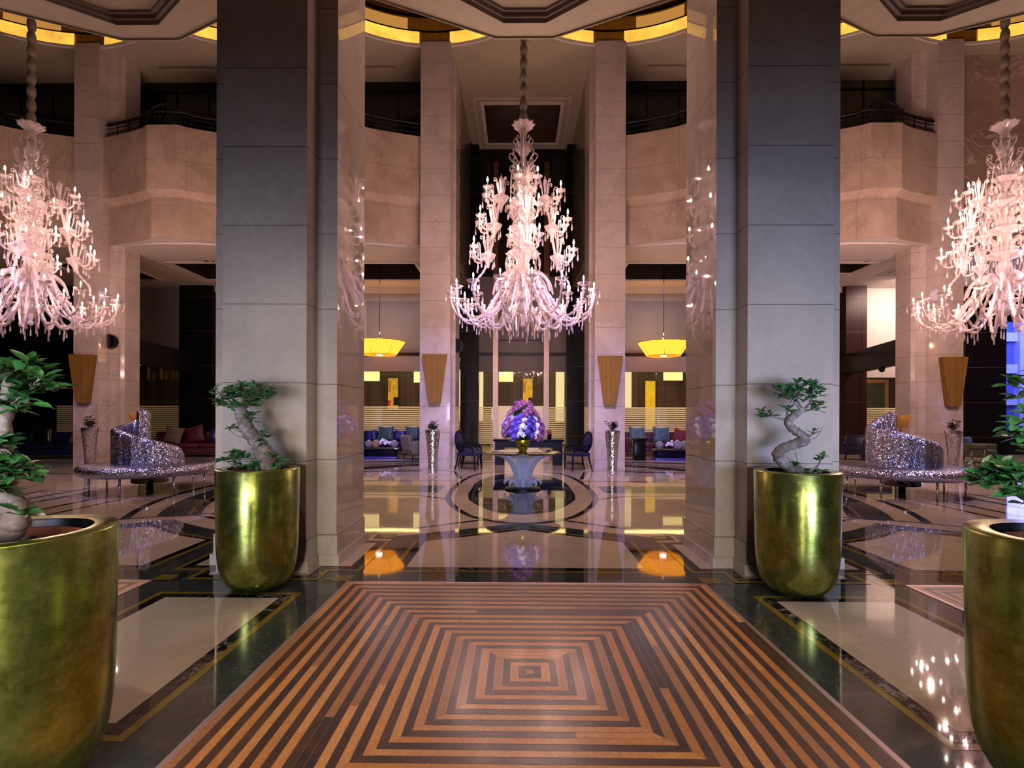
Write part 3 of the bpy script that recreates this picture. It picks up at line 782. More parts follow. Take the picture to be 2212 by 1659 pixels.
def make_chandelier():
    Z0 = 3.2
    root = thing('crystal_chandelier', '', 'chandelier')
    # chain sleeve
    b = MB(); prof = [(.02, 7.25)]; z = 7.3; k = 0
    while z < 13.9:
        for q in range(6):
            a = q/6; prof.append((.045+.035*math.sin(PI*a)**.7, z+a*.27))
        z += .27
    prof.append((.04, 14.0)); b.lathe(prof, 10); b.build('chain_sleeve', M['sleeve'], root)
    # crown
    b = MB()
    b.lathe([(.06, 7.0), (.07, 7.12), (.11, 7.2), (.20, 7.28), (.22, 7.31), (.15, 7.27), (.06, 7.2)], 20, wob=lambda a, z: 1+.12*math.cos(a*10)*(1 if z > 7.15 else .2))
    b.lathe([(.03, 6.62), (.09, 6.70), (.14, 6.80), (.10, 6.92), (.05, 7.0)], 16, wob=lambda a, z: 1+.08*math.cos(a*8))
    for k in range(8):
        R = rot(2*PI*k/8)
        b.tube([R @ p for p in spline([(.08, 0, 6.75), (.16, 0, 6.9), (.19, 0, 6.98), (.15, 0, 7.03), (.12, 0, 6.98)], 4)], .012, 5)
        b.tube([R @ p for p in spline([(.10, 0, 6.45), (.2, 0, 6.55), (.26, 0, 6.62), (.28, 0, 6.70), (.22, 0, 6.73), (.2, 0, 6.68)], 4)], .014, 5)
        b.tube([R @ p for p in spline([(.06, 0, 6.2), (.14, 0, 6.4), (.24, 0, 6.48), (.27, 0, 6.40), (.22, 0, 6.36)], 4)], .015, 5)
    b.build('crown', M['crystal'], root)
    # shaft
    b = MB()
    def bulb(z, r, h, ribs=8): b.lathe([(.035, z), (r*.7, z+h*.18), (r, z+h*.45), (r*.8, z+h*.72), (.05, z+h)], 14, wob=lambda a, zz: 1+.07*math.cos(a*ribs))
    for z, r, h in ((3.36, .05, .12), (3.5, .17, .3), (3.85, .10, .3), (4.2, .14, .45), (4.7, .22, .22), (4.95, .12, .25), (5.2, .20, .3), (5.5, .12, .2), (5.72, .2, .25), (6.0, .11, .25), (6.25, .15, .22), (6.48, .07, .2)): bulb(z, r, h)
    b.lathe([(.03, 3.3), (.04, 3.5), (.04, 6.7)], 8)
    b.ball((0, 0, 3.30), .055, 10, 7); drop(b, 0, 0, 3.25, .22)
    for z, r in ((4.62, .34), (5.12, .30), (5.66, .27), (6.15, .22), (3.72, .24)):
        b.lathe([(.05, z), (r*.5, z+.02), (r*.9, z+.08), (r, z+.10), (r*.85, z+.06), (.06, z-.02)], 20, wob=lambda a, zz: 1+.07*math.cos(a*12))
    b.build('shaft', M['crystal'], root)
    # drooping plumes
    def plume(name, n, pts, r, off=0.):
        b0 = MB(); P = spline(pts, 6); b0.tube(P, lerp_list([r, r*1.25, r*1.1, r*.5], len(P)), 7)
        o = b0.build(name, M['crystal'], root); o.rotation_euler = (0, 0, off)
        for k in range(1, n):
            c = o.copy(); COL.objects.link(c); c.rotation_euler = (0, 0, off+2*PI*k/n)
    plume('plume', 12, [(.10, 0, 3.72), (.16, 0, 4.1), (.32, 0, 4.3), (.52, 0, 4.15), (.6, 0, 3.9)], .032)
    plume('plume', 10, [(.10, 0, 4.75), (.15, 0, 4.95), (.25, 0, 5.02), (.30, 0, 4.92), (.26, 0, 4.86)], .018, .2)
    plume('plume', 10, [(.10, 0, 5.25), (.14, 0, 5.5), (.22, 0, 5.6), (.27, 0, 5.5), (.24, 0, 5.44)], .018)
    plume('plume', 9, [(.08, 0, 5.8), (.12, 0, 6.0), (.2, 0, 6.1), (.25, 0, 6.0), (.21, 0, 5.94)], .017, .3)
    # festoons of beads
    def around(b, n, name, off=0.):
        o = b.build(name, M['crystal'], root); o.rotation_euler = (0, 0, off)
        for k in range(1, n):
            c = o.copy(); COL.objects.link(c); c.rotation_euler = (0, 0, off+2*PI*k/n)
    b = MB()
    for p in spline([(.22, 0, 6.45), (.26, 0, 6.2), (.27, 0, 5.9)], 9): b.ball(p, .017, 6, 4)
    around(b, 8, 'bead_string', .39)
    b = MB()
    for p in spline([(.3, 0, 4.68), (.36, 0, 4.5), (.3, 0, 4.3)], 7): b.ball(p, .013, 5, 4)
    around(b, 12, 'bead_string', .26)
    b = MB(); drop(b, .34, 0, 4.62, .2); around(b, 12, 'crystal_drop', .13)
    b = MB(); drop(b, .30, 0, 5.1, .18); around(b, 12, 'crystal_drop', .4)
    # main arms
    candle_me = MB(); candle_me.lathe([(.012, 0), (.012, .10), (.006, .105)], 7, cap1=True)
    cme = None; fme = None
    def light(parent, p):
        nonlocal cme, fme
        if cme is None:
            c = candle_me.build('candle', M['candle'], parent, p); cme = c.data
            fb = MB(); fb.lathe([(.003, .10), (.015, .12), (.014, .138), (.002, .175)], 7); f = fb.build('flame', M['flame'], parent, p); fme = f.data
        else:
            for nme, d in (('candle', cme), ('flame', fme)):
                o = bpy.data.objects.new(nme, d); COL.objects.link(o); o.parent = parent; o.location = p
    def armset(n, pts, r, cr, off, drops):
        b = MB(); I = Matrix.Identity(4); e = arm_mesh(b, pts, r, I, cr, .085)
        P = spline(pts, 7)
        for k in drops:
            q = P[k]; drop(b, q.x, q.y, q.z-.01, .2)
        for a in (0, 2.1, 4.2): drop(b, e.x+cr*.95*math.cos(a), cr*.95*math.sin(a), e.z+.07, .16)
        # little leaf cuffs
        for k in (len(P)//3, 2*len(P)//3): b.ball(P[k], r*1.9, 8, 5)
        d = None
        for k in range(n):
            if d is None: o = b.build('arm', M['crystal'], root); d = o.data
            else: o = bpy.data.objects.new('arm', d); COL.objects.link(o); o.parent = root
            o.rotation_euler = (0, 0, off+2*PI*k/n)
            light(o, (e.x, e.y, e.z+.05))
    armset(16, [(.10, 0, 4.02), (.32, 0, 4.12), (.55, 0, 3.85), (.78, 0, 3.50), (1.05, 0, 3.36), (1.30, 0, 3.48), (1.41, 0, 3.70), (1.42, 0, 3.82)], .021, .115, .1, (24, 32, 38))
    armset(12, [(.10, 0, 3.95), (.30, 0, 4.02), (.50, 0, 3.70), (.74, 0, 3.40), (.98, 0, 3.34), (1.13, 0, 3.48), (1.17, 0, 3.66)], .019, .10, .25, (22, 28))
    # V shaped lower loops
    b = MB(); P = spline([(.12, 0, 3.75), (.28, 0, 3.55), (.45, 0, 3.30), (.55, 0, 3.25), (.68, 0, 3.34), (.80, 0, 3.55), (.85, 0, 3.7)], 6)
    b.tube(P, .022, 6); b.ball((.53, 0, 3.26), .05, 8, 5, (1.3, 1, .7)); drop(b, .54, 0, 3.23, .24); drop(b, .85, 0, 3.7, .2)
    o = b.build('lower_loop', M['crystal'], root)
    for k in range(1, 9):
        c = o.copy(); COL.objects.link(c); c.rotation_euler = (0, 0, 2*PI*k/9)
    # satellite clusters
    cl = None
    tiers = ((.44, 5.78, .30, 0.), (.58, 5.22, .34, .0), (.70, 4.62, .34, .0))
    b = MB(); I = Matrix.Identity(4)
    b.lathe([(.02, -.16), (.03, -.1), (.05, -.06), (.10, .0), (.12, .05), (.06, .07), (.03, .10)], 12, wob=lambda a, z: 1+.1*math.cos(a*8))
    b.lathe([(.012, .08), (.02, .2), (.03, .27), (.034, .31), (.012, .36), (.004, .40)], 8)
    for k in range(4): curl(b, (.04, 0, .06), .5+k*PI/2, .22, .05, I)
    for a in (.3, 1.5, 2.7, 3.9, 5.1): drop(b, .11*math.cos(a), .11*math.sin(a), 0., .17)
    clm = b.build('candle_cluster', M['crystal'], root); clmesh = clm.data
    ab = MB(); ae = arm_mesh(ab, [(.06, 0, .0), (.15, 0, -.06), (.24, 0, -.03), (.28, 0, .06)], .014, I, .075, .07)
    drop(ab, ae.x+.07, 0, ae.z+.05, .18); drop(ab, ae.x-.06, .03, ae.z+.05, .15); drop(ab, .2, 0, -.06, .16)
    curl(ab, (.14, 0, -.04), 0., .2, .02, I, .009)
    am = None
    first = True
    for r, z, ar, off in tiers:
        for k in range(4):
            a = off+2*PI*k/4+.10
            if first: o = clm; first = False
            else: o = bpy.data.objects.new('candle_cluster', clmesh); COL.objects.link(o); o.parent = root
            o.location = (r*math.cos(a), r*math.sin(a), z); o.rotation_euler = (0, 0, a); o.scale = (1.22, 1.22, 1.3)
            for da in (-.55, .6):
                if am is None: s_ = ab.build('candle_arm', M['crystal'], o); am = s_.data
                else: s_ = bpy.data.objects.new('candle_arm', am); COL.objects.link(s_); s_.parent = o
                s_.rotation_euler = (0, 0, da)
                R = rot(da); light(o, R @ Vector((ae.x, 0, ae.z+.04)))
    # S stems joining the clusters
    b = MB(); P = spline([(.95, 0, 3.95), (.93, 0, 4.15), (.80, 0, 4.32), (.71, 0, 4.5), (.68, 0, 4.62), (.62, 0, 4.85), (.58, 0, 5.2), (.52, 0, 5.5), (.44, 0, 5.78)], 6)
    b.tube(P, [.022+.008*math.sin(i*2.1) for i in range(len(P))], 6)
    o = b.build('stem', M['crystal'], root); o.rotation_euler = (0, 0, .10)
    for k in range(1, 4):
        c = o.copy(); COL.objects.link(c); c.rotation_euler = (0, 0, .10+2*PI*k/4)
    return root
ch = make_chandelier(); ch.location = (.02, 10.33, 0)
CHG = 'tiered crystal chandeliers in the lobby'
tag(ch, 'tiered crystal chandelier hanging above the flower table in the central bay', 'chandelier', CHG)
c2 = copy_tree(ch); c2.location = (-9.93, 10.33, .02); c2.rotation_euler = (0, 0, .4); tag(c2, 'tiered crystal chandelier above the silver seat on the left, cut by the photo edge', 'chandelier', CHG)
c3 = copy_tree(ch); c3.location = (9.55, 10.33, -.02); c3.rotation_euler = (0, 0, -.3); tag(c3, 'tiered crystal chandelier on the right, in front of the veined marble wall', 'chandelier', CHG)

# ---------------------------------------------------------------- gold planters
PR, PH = .335, 1.03
def make_planter():
    root = thing('gold_planter', '', 'planter')
    prof = [(.002, 0), (.13, 0), (.17, .004), (.215, .022), (.255, .06), (.285, .115), (.305, .19), (.318, .29), (.325, .42), (PR, PH-.006), (PR-.003, PH), (PR-.085, PH)]
    b = MB(); b.lathe(prof, 72); b.build('body', M['goldleaf'], root)
    b = MB(); b.lathe([(PR-.085, PH), (PR-.088, PH-.01), (PR-.095, .62)], 48); b.build('liner', M['blackmetal'], root)
    b = MB(); b.lathe([(.002, .80), (.19, .80), (.218, PH-.03), (.204, PH-.03), (.19, PH-.1), (.002, PH-.1)], 40); b.build('inner_pot', M['terracotta'], root)
    b = MB(); rnd = random.Random(5)
    for k in range(90):
        a, r = rnd.random()*2*PI, .17*math.sqrt(rnd.random())
        b.ball((r*math.cos(a), r*math.sin(a), PH-.09+rnd.random()*.02), .022+.01*rnd.random(), 7, 5, (1.3, 1., .7))
    tag(b.build('pebbles', M['pebble'], root), kind='stuff')
    return root
pl = make_planter()
PG = 'gold leaf planters'
spots_ = [(-2.32, 4.45, 'gold leaf planter at the foot of the left front column, tree leaning left', .3), (2.30, 4.42, 'gold leaf planter at the foot of the right front column, zigzag tree in it', 2.2),
          (-2.085, 2.04, 'large foreground gold planter on the left with terracotta pot and pebbles inside', 1.0), (2.115, 2.05, 'large foreground gold planter on the right, cut by the photo edge', 4.1)]
for i, (x, y, lb, rz) in enumerate(spots_):
    o = pl if i == 0 else copy_tree(pl)
    o.location = (x, y, .001); o.rotation_euler = (0, 0, rz); tag(o, lb, 'planter', PG)

# ---------------------------------------------------------------- bonsai
def leaf(b, p, d, n, L, W):
    d = d.normalized(); s_ = d.cross(n)
    if s_.length < 1e-4: s_ = d.cross(Vector((.3, .5, .8)))
    s_.normalize(); n = s_.cross(d).normalized()
    st = ((0., .12), (.3, .85), (.62, .95), (.86, .5), (1., .03)); rows = []
    for t_, w in st:
        c = p+d*(L*t_)-n*(L*.16*t_*t_)
        rows.append([b.bm.verts.new(c-s_*W*w*.5+n*W*.13*w), b.bm.verts.new(c), b.bm.verts.new(c+s_*W*w*.5+n*W*.13*w)])
    for r0, r1 in zip(rows[:-1], rows[1:]):
        for k in (0, 1):
            f = b.bm.faces.new((r0[k], r0[k+1], r1[k+1], r1[k])); f.smooth = True
def bonsai(name, loc, label, trunk, radii, clumps, L, seed, roots=(), twigs=(), group='bonsai ficus trees in gold planters'):
    """clumps: (attach point, centre, (rx,ry,rz), number of sprigs)"""
    rnd = random.Random(seed); root = thing(name, label, 'tree', loc, 0, group)
    b = MB(); P = spline(trunk, 8); R = lerp_list(radii, len(P))
    R = [r*(1+.10*math.sin(i*1.7)+.07*rnd.uniform(-1, 1)) for i, r in enumerate(R)]
    b.tube(P, R, 12)
    for rp, rr in roots: b.tube(spline(rp, 5), lerp_list(rr, len(spline(rp, 5))), 8)
    b.build('trunk', M['bark'], root)
    br = MB(); lv = MB()
    for (a, c, s_, n) in clumps:
        a, c = Vector(a), Vector(c)
        mid = (a+c)/2+Vector((rnd.uniform(-.02, .02), rnd.uniform(-.02, .02), -.01))
        br.tube(spline([a, mid, c], 5), lerp_list([.012, .008, .005], 11), 5)
        for k in range(n):
            while True:
                q = Vector((rnd.uniform(-1, 1), rnd.uniform(-1, 1), rnd.uniform(-1, 1)))
                if q.length < 1: break
            tip = c+Vector((q.x*s_[0], q.y*s_[1], q.z*s_[2]))
            st = mid.lerp(c, rnd.uniform(.3, 1.))
            md = (st+tip)/2+Vector((0, 0, .01))
            br.tube([st, md, tip], [.0035, .003, .002], 4)
            dr = (tip-mid).normalized()
            m_ = rnd.randint(4, 7)
            for j in range(m_):
                az = 2.4*j+rnd.random()
                sd = Vector((math.cos(az), math.sin(az), rnd.uniform(-.25, .75)))
                d = (dr*.45+sd).normalized()
                p = tip-dr*rnd.uniform(0, .03)
                leaf(lv, p, d, Vector((rnd.uniform(-.4, .4), rnd.uniform(-.4, .4)-.2, 1)), L*rnd.uniform(.7, 1.15), L*rnd.uniform(.42, .56))
    for tp in twigs: br.tube(spline(tp, 5), .003, 4)
    br.build('branches', M['bark'], root)
    tag(lv.build('foliage', M['leaf'], root, fix=False), kind='stuff')
    return root
# left planter at the column: thick trunk leaning left, broad flat crown.   local x = image right, y = depth
bonsai('bonsai_tree', (-2.32, 4.45, .90), 'bonsai with thick leaning trunk and broad flat crown before the left front column',
       [(.08, 0, -.06), (.10, -.01, .10), (.06, -.02, .24), (.00, 0, .34), (-.10, .02, .45), (-.15, .02, .56), (-.17, .02, .64), (-.175, .02, .70)], [.075, .085, .078, .068, .06, .058, .056, .05, .03],
       [((-.17, .02, .66), (-.17, .02, .82), (.18, .14, .08), 34), ((-.17, .02, .66), (-.33, .0, .76), (.13, .10, .08), 20), ((-.16, .02, .66), (.02, -.02, .78), (.13, .10, .09), 22), ((-.16, .02, .66), (-.26, -.03, .68), (.10, .06, .05), 9), ((-.16, 0, .66), (-.06, -.05, .68), (.09, .05, .03), 7),
        ((-.13, -.02, .52), (-.02, -.06, .56), (.05, .03, .05), 5), ((-.14, 0, .50), (-.23, -.02, .50), (.03, .03, .04), 2), ((.02, -.03, .34), (.05, -.06, .40), (.06, .03, .07), 6), ((.05, -.04, .22), (-.20, -.06, .22), (.12, .07, .07), 20), ((.08, -.04, .22), (.16, -.05, .20), (.11, .06, .08), 17), ((.08, -.04, .2), (.0, -.08, .17), (.10, .03, .05), 10)],
       .066, 3, roots=[([(.04, -.05, -.08), (.02, -.05, .06), (.02, -.03, .2)], [.035, .03, .03]), ([(.18, -.05, -.08), (.13, -.05, .08), (.09, -.03, .22)], [.028, .028, .03])],
       twigs=[[(-.1, 0, .42), (-.2, -.02, .46), (-.26, -.02, .48)], [(-.09, 0, .38), (-.2, -.02, .42), (-.27, -.02, .5)]])
# right planter at the column: zigzag trunk
bonsai('bonsai_tree', (2.30, 4.42, .90), 'bonsai with zigzag trunk and sparse leaves before the right front column',
       [(.05, 0, -.06), (.06, -.01, .08), (-.06, 0, .16), (-.155, 0, .25), (-.145, -.02, .31), (-.03, -.03, .36), (.055, -.02, .385), (.045, 0, .43), (-.045, .01, .50), (-.07, 0, .565), (-.01, 0, .61), (.06, .01, .655)], [.055, .052, .05, .046, .042, .042, .04, .036, .034, .03, .026],
       [((.06, 0, .65), (.01, 0, .80), (.16, .10, .10), 24), ((.06, 0, .65), (.14, .0, .84), (.11, .09, .10), 17), ((.05, 0, .64), (-.12, .0, .80), (.09, .08, .08), 14), ((.06, 0, .64), (.17, -.02, .68), (.08, .06, .05), 6), ((-.07, 0, .56), (-.28, -.02, .63), (.08, .04, .05), 8), ((-.06, 0, .58), (-.08, -.03, .66), (.05, .04, .03), 3),
        ((.05, -.02, .40), (.12, -.03, .45), (.05, .03, .03), 2), ((.0, -.02, .15), (-.04, -.06, .21), (.07, .03, .04), 2), ((.08, -.02, .12), (.19, -.03, .25), (.05, .03, .04), 3), ((.06, -.03, .08), (.12, -.06, .10), (.08, .03, .06), 8), ((.0, -.05, .04), (-.10, -.07, .07), (.06, .03, .04), 7)],
       .062, 9, twigs=[[(.05, -.02, .40), (.14, -.03, .41), (.2, -.03, .5)], [(.07, 0, .65), (.18, -.02, .64), (.23, -.03, .62)], [(-.03, -.03, .34), (-.02, -.03, .26), (-.01, -.03, .22)]])
# near left planter
bonsai('bonsai_tree', (-2.085, 2.04, .90), 'large leafed bonsai in the foreground planter at the left edge',
       [(-.04, 0, -.04), (-.02, 0, .06), (.0, -.01, .14), (.03, -.02, .21), (-.03, 0, .27), (-.05, .01, .34), (-.05, 0, .50), (-.03, 0, .66), (-.02, 0, .75)], [.055, .05, .05, .046, .042, .036, .03, .024, .018],
       [((-.02, 0, .68), (.0, 0, .76), (.13, .10, .06), 16), ((-.02, 0, .66), (.10, .0, .72), (.10, .07, .05), 13), ((-.02, 0, .62), (.02, -.03, .64), (.10, .05, .05), 9), ((-.05, 0, .5), (-.03, -.04, .46), (.10, .06, .05), 8), ((-.05, 0, .36), (.05, -.04, .38), (.10, .06, .055), 13), ((-.05, 0, .36), (-.02, -.07, .31), (.08, .05, .04), 7), ((.02, 0, .18), (.085, -.03, .20), (.03, .03, .03), 2), ((-.03, 0, .6), (-.2, 0, .68), (.12, .1, .1), 12), ((-.05, 0, .35), (-.2, 0, .36), (.1, .1, .06), 8)],
       .076, 21)
# near right planter
bonsai('bonsai_tree', (2.115, 2.05, .90), 'large leafed bonsai in the foreground planter at the right edge, whitish trunk',
       [(-.06, 0, -.04), (-.10, -.01, .05), (-.13, -.01, .13), (-.10, 0, .20), (-.12, .0, .27), (-.15, .0, .33), (-.10, 0, .42), (-.02, 0, .52), (.02, 0, .66)], [.062, .06, .058, .055, .055, .05, .04, .03, .022],
       [((-.12, 0, .30), (-.34, -.03, .37), (.11, .08, .05), 24), ((-.12, 0, .25), (-.24, -.05, .31), (.09, .06, .05), 12), ((-.1, -.05, .2), (-.05, -.06, .12), (.05, .04, .03), 2), ((-.12, 0, .40), (-.15, -.02, .45), (.09, .06, .05), 8), ((-.1, 0, .42), (-.12, -.05, .36), (.08, .05, .04), 4), ((-.02, 0, .56), (-.22, -.02, .56), (.09, .06, .06), 11), ((.0, 0, .6), (-.20, -.02, .70), (.09, .06, .06), 11), ((.02, 0, .66), (-.02, 0, .78), (.14, .1, .06), 12)],
       .068, 33)
# ---------------------------------------------------------------- crystal table with vase and bouquet
TX, TY = .03, 10.36
t_ = thing('crystal_table', 'round glass topped table on carved crystal leaf base under the central chandelier', 'table', (TX, TY, 0))
b = MB(); b.lathe([(.002, .727), (.74, .727), (.765, .735), (.765, .745), (.74, .752), (.002, .752)], 56); b.build('tabletop', M['tabletop'], t_)
b = MB(); b.lathe([(.002, 0), (.36, 0), (.37, .02), (.35, .045), (.30, .055), (.002, .055)], 40); b.build('base_plate', M['blackmetal'], t_)
b = MB(); b.lathe([(.13, .055), (.07, .12), (.045, .3), (.05, .55), (.10, .725)], 18, wob=lambda a, z: 1+.12*math.cos(a*9)); b.build('core', M['crystal2'], t_)
lm = None
for k in range(6):
    if lm is None:
        b = MB(); rows = []
        C = spline([(.13, 0, .06), (.17, 0, .16), (.20, 0, .32), (.28, 0, .50), (.42, 0, .635), (.60, 0, .70), (.66, 0, .715)], 6); n = len(C)
        for i, p in enumerate(C):
            f = i/(n-1); w = .048+.070*math.sin(PI*min(f*.72, 1)); row = []
            for j in range(19):
                u = (j-9)/9; fl = .022*math.cos(u*PI*5.)
                row.append((p.x-(abs(u)**1.5)*.07+fl, u*w, p.z+.035*abs(u)**2*(f)))
            rows.append(row)
        for th in (0., -.025):
            V = [[b.bm.verts.new((x+th, y, z)) for x, y, z in r] for r in rows]
            for r0, r1 in zip(V[:-1], V[1:]):
                for j in range(18):
                    f = b.bm.faces.new((r0[j], r0[j+1], r1[j+1], r1[j])); f.smooth = True
        o = b.build('crystal_leaf', M['crystal2'], t_); lm = o.data
    else: o = bpy.data.objects.new('crystal_leaf', lm); COL.objects.link(o); o.parent = t_
    o.rotation_euler = (0, 0, -PI/2+2*PI*k/6)
sm = None
for k in range(8):
    if sm is None:
        b = MB(); b.tube(spline([(.14, 0, .07), (.22, 0, .17), (.30, 0, .20), (.36, 0, .15), (.35, 0, .10)], 5), lerp_list([.03, .045, .04, .03, .012], 21), 8); o = b.build('crystal_scroll', M['crystal2'], t_); sm = o.data
    else: o = bpy.data.objects.new('crystal_scroll', sm); COL.objects.link(o); o.parent = t_
    o.rotation_euler = (0, 0, 2*PI*k/8)
v_ = thing('fluted_vase', 'gold and green fluted vase on the crystal table', 'vase', (TX, TY, .752))
b = MB(); b.lathe([(.002, 0), (.075, 0), (.078, .02), (.085, .06), (.125, .16), (.135, .22), (.125, .28), (.13, .30), (.118, .295), (.11, .26), (.002, .25)], 40, wob=lambda a, z: 1+.06*abs(math.cos(a*8))*(1 if z > .03 else 0)); b.build('body', M['vasegold'], v_)
fl = thing('flower_bouquet', 'domed bouquet of violet hydrangeas, white lilies and purple orchids in the fluted vase', 'flowers', (TX, TY, 1.0))
rnd = random.Random(4)
def petals(b, c, n, d, L, W, cup=.5):
    d = d.normalized(); u = d.orthogonal().normalized(); v = d.cross(u)
    for k in range(n):
        a = 2*PI*k/n+rnd.random()*.3
        dr = (u*math.cos(a)+v*math.sin(a)+d*cup); leaf(b, c, dr, d, L, W)
hm = None; wm = None; om = None
b = MB(); b.lathe([(.06, -.05), (.26, .05), (.33, .18), (.31, .34), (.22, .5), (.10, .64), (.03, .74)], 16, cap1=True); b.build('foliage_core', M['leafd'], fl)
pts = []
for i in range(118):
    zz = .02+.70*(i/118)**.9
    r = (.36 if zz < .25 else .36-.30*((zz-.25)/.5))*(.8 if zz < .06 else 1)
    a = 2.399*i
    pts.append((Vector((r*math.cos(a), r*math.sin(a), zz)), zz))
for i, (p, zz) in enumerate(pts):
    nrm = Vector((p.x, p.y, .12+zz*.3)).normalized()
    if zz > .46:
        if i % 2: continue
        kind = 'o'
    elif zz < .09 and i % 2 == 0: kind = 'g'
    else: kind = ('h', 'w', 'h', 'h', 'w', 'o', 'h')[i % 7]
    if kind == 'h':
        if hm is None:
            b = MB()
            for k in range(40):
                q = Vector((rnd.gauss(0, 1), rnd.gauss(0, 1), rnd.gauss(0, 1))).normalized(); petals(b, q*rnd.uniform(.05, .074), 4, (q+Vector((rnd.uniform(-.4, .4), rnd.uniform(-.4, .4), 0))).normalized(), .036, .034, .15)
            o = b.build('hydrangea_head', M['hydrangea'], fl, fix=False); hm = o.data
        else: o = bpy.data.objects.new('hydrangea_head', hm); COL.objects.link(o); o.parent = fl
    elif kind == 'w':
        if wm is None:
            b = MB()
            for q in (Vector((0, .01, .03)), Vector((.05, -.02, .0)), Vector((-.045, -.03, 0))): petals(b, q, 6, Vector((q.x*4, q.y*4, .3)), .07, .036, .35)
            o = b.build('white_lily', M['whitepetal'], fl, fix=False); wm = o.data
        else: o = bpy.data.objects.new('white_lily', wm); COL.objects.link(o); o.parent = fl
    elif kind == 'o':
        if om is None:
            b = MB()
            for k in range(9):
                q = Vector((rnd.uniform(-.06, .06), rnd.uniform(-.06, .06), rnd.uniform(-.02, .08))); petals(b, q, 5, Vector((q.x*5, q.y*5, .4)), .065, .02, .6)
            o = b.build('orchid_spray', M['orchid'], fl, fix=False); om = o.data
        else: o = bpy.data.objects.new('orchid_spray', om); COL.objects.link(o); o.parent = fl
    else:
        b = MB()
        for k in range(5): leaf(b, Vector((0, 0, 0)), Vector((rnd.uniform(-.6, .6), rnd.uniform(-.6, .6), 1)), Vector((1, 0, .2)), .12, .055)
        o = b.build('leaf_sprig', M['leaf'], fl, fix=False)
    o.location = p; o.rotation_euler = nrm.to_track_quat('Z', 'Y').to_euler()

# ---------------------------------------------------------------- oval back armchairs and desk
def make_chair():
    root = thing('oval_back_armchair', '', 'chair')
    b = MB(); b.rbox(-.27, .27, -.27, .27, .40, .49, .03); b.build('seat', M['navy'], root)
    tilt = Matrix.Translation((0, .26, .47)) @ Matrix.Rotation(-.16, 4, 'X')
    b = MB(); P = [(.25*math.cos(a), 0, .30+.27*math.sin(a)) for a in [2*PI*k/28 for k in range(29)]]
    b.tube([tilt @ Vector(p) for p in P], .025, 8, cap=False); b.build('back_frame', M['leather'], root)
    b = MB(); b.ball((0, 0, 0), 1., 20, 8, (.235, .035, .255)); bm_ = b.build('back_pad', M['navy'], root); bm_.matrix_local = tilt @ Matrix.Translation((0, 0, .30))
    for s in (-1, 1):
        b = MB(); b.tube(spline([(s*.23, .29, .70), (s*.29, .12, .66), (s*.30, -.08, .64), (s*.29, -.20, .60), (s*.27, -.22, .48)], 5), .02, 8); b.build('armrest', M['leather'], root)
        b = MB(); b.tube([(s*.23, -.23, .42), (s*.24, -.24, .2), (s*.23, -.25, 0)], [.03, .022, .015], 8); b.build('leg', M['leather'], root)
        b = MB(); b.tube([(s*.2, .24, .46), (s*.21, .29, .2), (s*.22, .35, 0)], [.028, .022, .016], 8); b.build('leg', M['leather'], root)
        b = MB(); b.tube([(s*.10, .25, .44), (s*.10, .29, .56)], .02, 6); b.build('back_post', M['leather'], root)
    return root
c = make_chair(); c.location = (-1.36, 13.9, 0); c.rotation_euler = (0, 0, 1.25)
tag(c, 'navy oval back armchair left of the crystal table, facing right', 'chair', 'oval back armchairs by the desk')
d = copy_tree(c); d.location = (1.52, 13.9, 0); d.rotation_euler = (0, 0, -1.22); tag(d, 'navy oval back armchair right of the crystal table, facing left', 'chair', 'oval back armchairs by the desk')
e = copy_tree(c); e.location = (-1.45, 15.25, 0); e.rotation_euler = (0, 0, 1.5); tag(e, 'navy oval back armchair half hidden behind the left one, beside the desk', 'chair', 'oval back armchairs by the desk')
dk = thing('writing_desk', 'dark navy lacquered desk behind the crystal table', 'desk', (.25, 15.6, 0))
b = MB(); b.rbox(-1.05, 1.05, -.35, .35, .70, .76, .01); b.build('desktop', M['leather'], dk)
b = MB(); b.box(-1., 1., -.3, .3, .52, .70); b.build('drawer_apron', M['leather'], dk)
for s in (-1, 1):
    b = MB(); b.box(*sorted((s*1., s*.72)), -.3, .3, 0, .52); b.build('pedestal', M['leather'], dk)
rv = thing('small_vase', 'small black vase of red flowers on the right end of the desk', 'vase', (.88, 15.5, .761))
b = MB(); b.lathe([(.002, 0), (.05, 0), (.065, .05), (.06, .12), (.07, .15)], 16); b.build('body', M['blackmetal'], rv)
b = MB()
for k in range(14): petals(b, Vector((rnd.uniform(-.08, .08), rnd.uniform(-.06, .06), .2+rnd.uniform(-.03, .06))), 5, Vector((rnd.uniform(-.4, .4), -.3, 1)), .05, .03, .4)
b.build('red_flowers', M['redpetal'], rv, fix=False)

